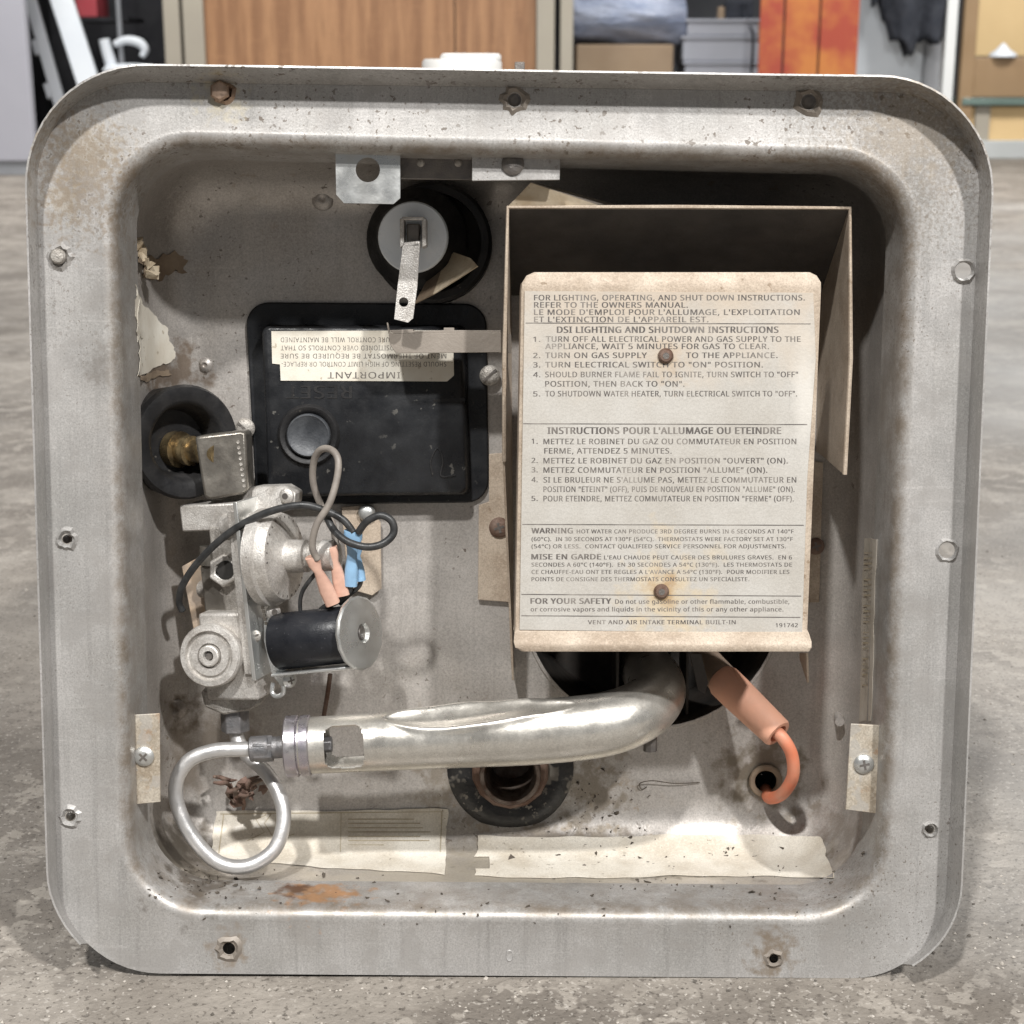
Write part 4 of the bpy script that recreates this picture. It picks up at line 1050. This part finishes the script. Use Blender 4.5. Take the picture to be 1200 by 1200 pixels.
# room shell far behind
M['wallgrey'] = pbr('dim_wall_paint', (.10, .105, .115), (.07, .072, .08), 2, .8)
B().box((-9, 11.9, 0), (9, 12.1, 4)).build('back_wall', M['wallgrey'], None, smooth=0)['kind'] = 'structure'

def bgbox(px0, px1, py0, py1, Y, dep):
    """world box whose front face at distance Y spans the given sight lines; py1 None = stands on the floor"""
    m = (py0 + (py1 if py1 is not None else py0)) / 2
    a = atw(px0, m, Y); c = atw(px1, m, Y)
    zt = atw((px0 + px1) / 2, py0, Y).z; zb = 0 if py1 is None else atw((px0 + px1) / 2, py1, Y).z
    return Vector((a.x, Y, zb)), Vector((c.x, Y + dep, zt))
def thing(name, label, cat, group=None):
    o = bpy.data.objects.new(name, None); COL.objects.link(o); return tag(o, label, cat, group)
def bpart(name, args, mat, parent, bevel=.004, zt=None, zb=None):
    lo, hi = bgbox(*args)
    if zt is not None: hi.z = zt
    if zb is not None: lo.z = zb
    return B().box(lo, hi).build(name, mat, parent, smooth=0, bevel=bevel)
BG = {}
BG['lav'] = pbr('pale_lavender_paint', (.43, .43, .48), (.40, .40, .45), 3, .5)
BG['wood'] = pbr('oak_panel', (.37, .20, .10), (.25, .125, .06), 3.0, .5, 0, 0, 100, stretch=(9, 9, .7), contrast=(.40, .58), detail=10, streak=.5)
BG['khaki'] = pbr('khaki_metal', (.36, .33, .27), (.33, .30, .25), 4, .5)
BG['dark'] = pbr('dark_shelf_back', (.010, .010, .013), (.016, .016, .02), 5, .8)
BG['white'] = pbr('cold_white_paint', (.72, .76, .80), (.66, .70, .75), 5, .5)
BG['grey'] = pbr('grey_rail', (.30, .31, .33), (.25, .26, .28), 6, .5)
BG['red'] = pbr('red_case', (.42, .06, .075), (.33, .05, .06), 5, .5)
BG['wrap'] = pbr('cloudy_plastic_wrap', (.42, .47, .60), (.24, .29, .42), 6, .25, 0, .8, 14, stretch=(1, 1, 3.5), bdist=.02)
BG['card'] = pbr('brown_cardboard', (.33, .245, .165), (.29, .21, .14), 5, .8)
BG['greybox'] = pbr('blue_grey_plastic', (.40, .42, .48), (.35, .37, .42), 5, .5)
BG['flame'] = pbr('red_orange_printed_board', (.34, .055, .028), (.48, .17, .04), 5, .5, contrast=(.42, .60), stretch=(1, 1, 1))
BG['jacket'] = pbr('dark_blue_cloth', (.014, .017, .025), (.03, .034, .045), 14, .9, 0, .6, 30, bdist=.01)
BG['panelwhite'] = pbr('pale_blue_panel', (.52, .56, .60), (.46, .50, .54), 4, .5)
BG['post'] = pbr('white_post', (.74, .76, .76), (.70, .72, .72), 4, .4)
BG['tanpanel'] = pbr('warm_beige_board', (.66, .48, .25), (.60, .43, .22), 3, .6)
BG['frame'] = pbr('brown_wood_frame', (.30, .20, .11), (.26, .17, .09), 4, .5)
BG['glass'] = pbr('shelf_glass_edge', (.16, .22, .20), (.12, .17, .15), 4, .2)
BG['base'] = pbr('grey_plinth', (.48, .50, .50), (.43, .45, .45), 4, .5)

# left: pale cabinet and dark shelving with leaning things
YL = floor_y(12, 205).y
t = thing('pale_door', 'tall pale lavender-grey door leaf standing on the floor beside dark shelving', 'door')
bpart('body', (-90, 27, 0, None, YL, .05), BG['lav'], t, zt=1.9, zb=.05)
lo, hi = bgbox(-90, 27, 0, None, YL, .05)
B().box((lo.x + .01, lo.y + .01, 0), (hi.x - .01, hi.y - .01, .05)).build('plinth', BG['grey'], t, smooth=0)
YD = YL + .75
t = thing('dark_shelving', 'black open shelving unit between the pale cabinet and the oak cupboard', 'shelving')
bpart('back_panel', (20, 200, 0, None, YD + .45, .03), BG['dark'], t, zt=1.9)
bpart('side_panel', (14, 22, 0, None, YD, .45), BG['dark'], t, zt=1.9); bpart('side_panel', (188, 196, 0, None, YD, .45), BG['dark'], t, zt=1.9)
lo, hi = bgbox(22, 188, 100, 104, YD, .44); B().box((lo.x, lo.y, .06), (hi.x, hi.y, .09)).build('shelf', BG['dark'], t, smooth=0)
def lean(name, pxb, pyb, pxt, pyt, wpx, Y, dy, mat, label, cat, th=.03):
    a = atw(pxb, pyb, Y); c = atw(pxt, pyt, Y + dy); d = (c - a)
    a = a + d * (-(a.z) / d.z); c = a + d * (1.3 / d.z)        # foot on the floor, top at 1.3 m
    wd = wpx * (Y - CAM_W.y) / F_PX / 2; ax = d.normalized(); s = Vector((1, 0, 0)); s = (s - ax * s.dot(ax)).normalized(); nn = ax.cross(s)
    o = B().obox((a + c) / 2 + Vector((0, 0, th * .3)), s, nn, ax, wd, th / 2, (c - a).length / 2).build(name, mat, None, smooth=0, bevel=.004)
    return tag(o, label, cat)
YX = YL + .25
rl = thing('slotted_rail', 'grey notched metal rail leaning against the dark shelving', 'rail')
a = atw(70, 120, YX); c = atw(36, 0, YX + .12); d = c - a; a = a + d * (-a.z / d.z); c = a + d * (1.2 / d.z); ax = d.normalized(); s = (XR - ax * XR.dot(ax)).normalized(); nn = ax.cross(s)
B().obox((a + c) / 2, s, nn, ax, .022, .015, (c - a).length / 2).build('bar', BG['grey'], rl, smooth=0, bevel=.003)
for k in range(6):
    B().obox(a + (c - a) * (.12 + k * .135) - s * .028, s, nn, ax, .012, .012, .03).build('bracket', BG['grey'], rl, smooth=0, bevel=.003)
lean('white_board', 104, 100, 72, 0, 25, YX + .05, .1, BG['white'], 'narrow white board leaning between the grey rail and the red case', 'board')
t = tag(bpart('red_case', (88, 113, -18, 20, YX + .5, .2), BG['red'], None), 'small red case on the dark shelving', 'case')
lo, hi = bgbox(86, 150, 20, 25, YX + .42, .3); B().box(lo, hi).build('shelf', BG['dark'], bpy.data.objects['dark_shelving'], smooth=0)
ch = thing('white_chair', 'white moulded plastic chair in front of the dark shelving', 'chair')
Yc = YX + .1
def wp(x, y, dy=0): return atw(x, y, Yc + dy)
B().tube([wp(122, 46), wp(126, 62), wp(133, 84)], [.02, .022, .024], 10).build('back_post', BG['white'], ch, smooth=180)
B().tube([wp(134, 52), wp(148, 47), wp(163, 50), wp(170, 58), wp(166, 66)], [.012, .016, .018, .016, .010], 10).build('arm', BG['white'], ch, smooth=180)
p = wp(152, 76); B().lathe(p - Vector((0, 0, .05)), ZU, [(0, .085), (.03, .105), (.05, .09), (.055, .02)], 24).build('seat', BG['white'], ch, smooth=60)
for sx, sy in ((-.07, 0), (.07, 0), (-.07, .14), (.07, .14)):
    B().tube([p + Vector((sx, sy - .05, -.04)), Vector((p.x + sx * 1.3, p.y + sy - .05, 0))], .014, 8, curve=False).build('leg', BG['white'], ch, smooth=60)
a = atw(141, 45, YX + .2); o = B().cyl((a.x, a.y, 0), (a.x, a.y, 1.4), .010, 12).build('thin_pole', BG['grey'], None); tag(o, 'thin upright grey pole behind the white chair', 'pole')

# oak cupboard with khaki uprights
YW = YL + .1
t = thing('oak_cupboard', 'wide oak-veneer cupboard with khaki metal uprights behind the heater', 'cupboard')
bpart('door_panel', (238, 532, 0, None, YW, .03), BG['wood'], t, zt=1.5, zb=.08, bevel=.003); bpart('door_panel', (533.5, 628, 0, None, YW, .03), BG['wood'], t, zt=1.5, zb=.08, bevel=.003)
for x0, x1 in ((190, 209), (213, 237), (629, 650), (657, 672)): bpart('upright', (x0, x1, 0, None, YW - .02, .08), BG['khaki'], t, zt=1.6, bevel=.003)
for x0, x1 in ((209, 213), (650, 657)): bpart('shadow_gap', (x0, x1, 0, None, YW + .03, .02), BG['dark'], t, zt=1.6)
lo, hi = bgbox(238, 628, 0, None, YW, .4); B().box((lo.x, lo.y + .03, .0), (hi.x, hi.y, .08)).build('plinth', BG['khaki'], t, smooth=0)

# right: rack with wrapped roll, carton, grey crates
t = thing('steel_rack', 'low khaki steel rack carrying the wrapped roll and carton', 'rack')
Yk = YW + .15
zs = atw(730, 96, Yk).z
lo, hi = bgbox(674, 900, 96, 100, Yk, .5); B().box((lo.x, lo.y, zs - .03), (hi.x, hi.y, zs)).build('shelf', BG['khaki'], t, smooth=0)
for x in (lo.x + .02, hi.x - .02):
    for y in (lo.y + .02, hi.y - .02): B().box((x - .015, y - .015, 0), (x + .015, y + .015, zs - .03)).build('leg', BG['khaki'], t, smooth=0)
lo, hi = bgbox(675, 789, 52, 100, Yk + .02, .35); o = B().box((lo.x, lo.y, zs), (hi.x, hi.y, hi.z)).build('carton', BG['card'], None, smooth=0, bevel=.006); tag(o, 'brown cardboard carton under the plastic-wrapped roll', 'carton')
zc_ = hi.z
b = B(); pts = []
A = atw(640, 18, Yk + .2); C = atw(800, 30, Yk + .2)
ln = 14
rings = []
for i in range(ln + 1):
    tt = i / ln; cx = A.lerp(C, tt); rr = .155 * (1 - .25 * tt ** 3)
    ring = []
    for k in range(26):
        q = 2 * math.pi * k / 26; wob = 1 + .05 * math.sin(5 * q + tt * 6) + .04 * math.sin(9 * q - tt * 11)
        ring.append(b.bm.verts.new((cx.x, cx.y + math.cos(q) * rr * wob * 1.3, zc_ + rr * (1 + math.sin(q) * wob) * (.95 - .12 * tt) - .004)))
    rings.append(ring)
for R1, R2 in zip(rings, rings[1:]):
    for k in range(26): b.bm.faces.new((R1[k], R1[(k + 1) % 26], R2[(k + 1) % 26], R2[k]))
b.bm.faces.new(rings[0][::-1]); b.bm.faces.new(rings[-1])
o = b.build('wrapped_roll', BG['wrap'], None, smooth=70); tag(o, 'fat roll wrapped in cloudy blue plastic lying on the carton', 'roll')
z = zs; rows_ = ((803, 893, 98, 72), (801, 895, 72, 42), (806, 893, 42, 22))
for k, (xa, xb, yb, yt) in enumerate(rows_):
    lo, hi = bgbox(xa, xb, yt, yb, Yk + .03, .35)
    cr = thing('grey_crate', ['lowest blue-grey plastic crate of the stack beside the red boards', 'middle blue-grey plastic crate of the stack beside the red boards', 'topmost blue-grey plastic crate of the stack beside the red boards'][k], 'crate', 'stacked grey crates')
    B().box((lo.x, lo.y, z), (hi.x, hi.y, hi.z - .012)).build('body', BG['greybox'], cr, smooth=0, bevel=.006)
    B().box((lo.x - .008, lo.y - .008, hi.z - .012), (hi.x + .008, hi.y + .008, hi.z)).build('rim', BG['greybox'], cr, smooth=0, bevel=.003)
    z = hi.z
p = atw(866, 8, Yk + .15)
tl = thing('dark_power_tool', 'dark hand tool lying on the topmost grey crate', 'tool')
B().box((p.x - .05, p.y, z), (p.x + .06, p.y + .1, z + .075)).build('body', BG['jacket'], tl, smooth=0, bevel=.012)
B().box((p.x - .075, p.y + .02, z), (p.x - .05, p.y + .08, z + .05)).build('nose', BG['card'], tl, smooth=0, bevel=.006)
B().tube([Vector((p.x + .02, p.y - .005, z + .06)), Vector((p.x + .025, p.y - .02, z)), Vector((p.x + .03, p.y - .19, z - .06)), Vector((p.x + .03, p.y - .19, z - .2))], .005, 8).build('cord', BG['jacket'], tl, smooth=180)
# red boards
t = thing('red_board_screen', 'three upright red and orange printed boards side by side', 'screen')
Yr = YW - .1
for x0, x1 in ((892, 919), (921.5, 961), (963.5, 1008)): bpart('board', (x0, x1, 0, None, Yr, .02), BG['flame'], t, zt=1.3, bevel=.002)
lo, hi = bgbox(892, 1008, 0, None, Yr, .05); B().box((lo.x, lo.y + .021, .5), (hi.x, hi.y, .55)).build('rail', BG['frame'], t, smooth=0)
# pale partition with a jacket
t = thing('pale_partition', 'pale blue-grey partition panel with a white corner post', 'partition')
Yp = YW + .4
bpart('panel', (1008, 1086, 0, None, Yp, .04), BG['panelwhite'], t, zt=1.6); bpart('return_panel', (1087, 1112, 0, None, Yp + .05, .04), BG['grey'], t, zt=1.6)
bpart('post', (1111, 1124, 0, None, Yp - .15, .06), BG['post'], t, zt=1.6, bevel=.004)
b = B(); nx, nz = 22, 16; A = atw(1020, -60, Yp - .05); C = atw(1116, 44, Yp - .05)
random.seed(8)
for lay, yo in ((0, 0), (1, .05)):
    g = []
    for j in range(nz + 1):
        row = []
        for i in range(nx + 1):
            u, v_ = i / nx, j / nz
            hem = .05 * math.sin(u * 9 + 1) + .03 * math.sin(u * 23) - (.05 if .55 < u < .95 else 0) + (.07 if u < .25 else 0)
            x = A.x + (C.x - A.x) * (u + .04 * math.sin(v_ * 5) * (u - .5)); zz = A.z + (C.z + hem - A.z) * v_
            row.append(b.bm.verts.new((x, A.y - .05 + yo - .03 * math.sin(u * 17 + v_ * 2) * v_ - (.04 * math.sin(math.pi * u) if not lay else 0), zz)))
        g.append(row)
    for j in range(nz):
        for i in range(nx): b.bm.faces.new((g[j][i], g[j][i + 1], g[j + 1][i + 1], g[j + 1][i]))
o = b.build('hanging_jacket', BG['jacket'], None, smooth=180, solid=.008); tag(o, 'dark blue jacket hanging over the pale partition', 'jacket')
# display case on the right
Yv = floor_y(1170, 186).y
t = thing('display_case', 'beige display case with brown wooden rail and grey plinth', 'display case')
bpart('plinth', (1128, 1330, 165, None, Yv, .6), BG['base'], t)
bpart('back_board', (1142, 1330, 0, 66, Yv + .5, .03), BG['tanpanel'], t, zt=1.5)
bpart('upright', (1126, 1142, 0, 165, Yv + .02, .05), BG['frame'], t, zt=1.5)
bpart('rail', (1126, 1330, 67, 114, Yv + .03, .04), BG['frame'], t)
bpart('glass_shelf', (1128, 1330, 115, 123, Yv + .01, .5), BG['glass'], t, bevel=.002)
bpart('lower_panel', (1128, 1330, 124, 165, Yv + .06, .04), BG['tanpanel'], t)
bpart('divider', (1142, 1160, 124, 165, Yv + .045, .014), BG['khaki'], t)
o = thing('white_lamp_spot', 'small white peaked shape standing for a lamp spot above the brown rail of the display case', 'lamp_spot')
p = atw(1175, 66.5, Yv + .05); B().lathe(Vector((p.x, p.y, p.z)), ZU, [(0, .06), (.012, .058), (.03, .03), (.05, .012), (.058, .004)], 20).build('body', BG['white'], o, smooth=60)  # white solid standing in for the lamp spot on the beige panel

# jug standing behind the heater, only its stepped lid above the front
J = thing('white_jug', 'white plastic jug with a flat two-step lid standing behind the heater', 'jug')
Yj = .95
a = atw(494, 82, Yj); c = atw(588, 82, Yj); cx = (a.x + c.x) / 2; wj = (c.x - a.x) / 2
z1 = atw(540, 84.5, Yj).z; z2 = atw(540, 69, Yj).z; z3 = atw(540, 62.5, Yj).z; Yj += wj * .3
B().lathe((cx, Yj, 0), ZU, [(0, wj * 1.6), (.01, wj * 1.7), (z1 * .75, wj * 1.7), (z1 * .9, wj * 1.2), (z1, wj * .9)], 32).build('body', M['white_plastic'], J, smooth=50)
B().lathe((cx, Yj, z1 - .012), ZU, [(0, wj * .96), (.001, wj), (z2 - z1 + .009, wj), (z2 - z1 + .012, wj * .94)], 40).build('lid', M['white_plastic'], J, smooth=50)
B().lathe((cx + wj * .22, Yj, z2 - .001), ZU, [(0, wj * .77), (z3 - z2 - .001, wj * .76), (z3 - z2 + .001, wj * .70)], 40).build('cap', M['white_plastic'], J, smooth=50)
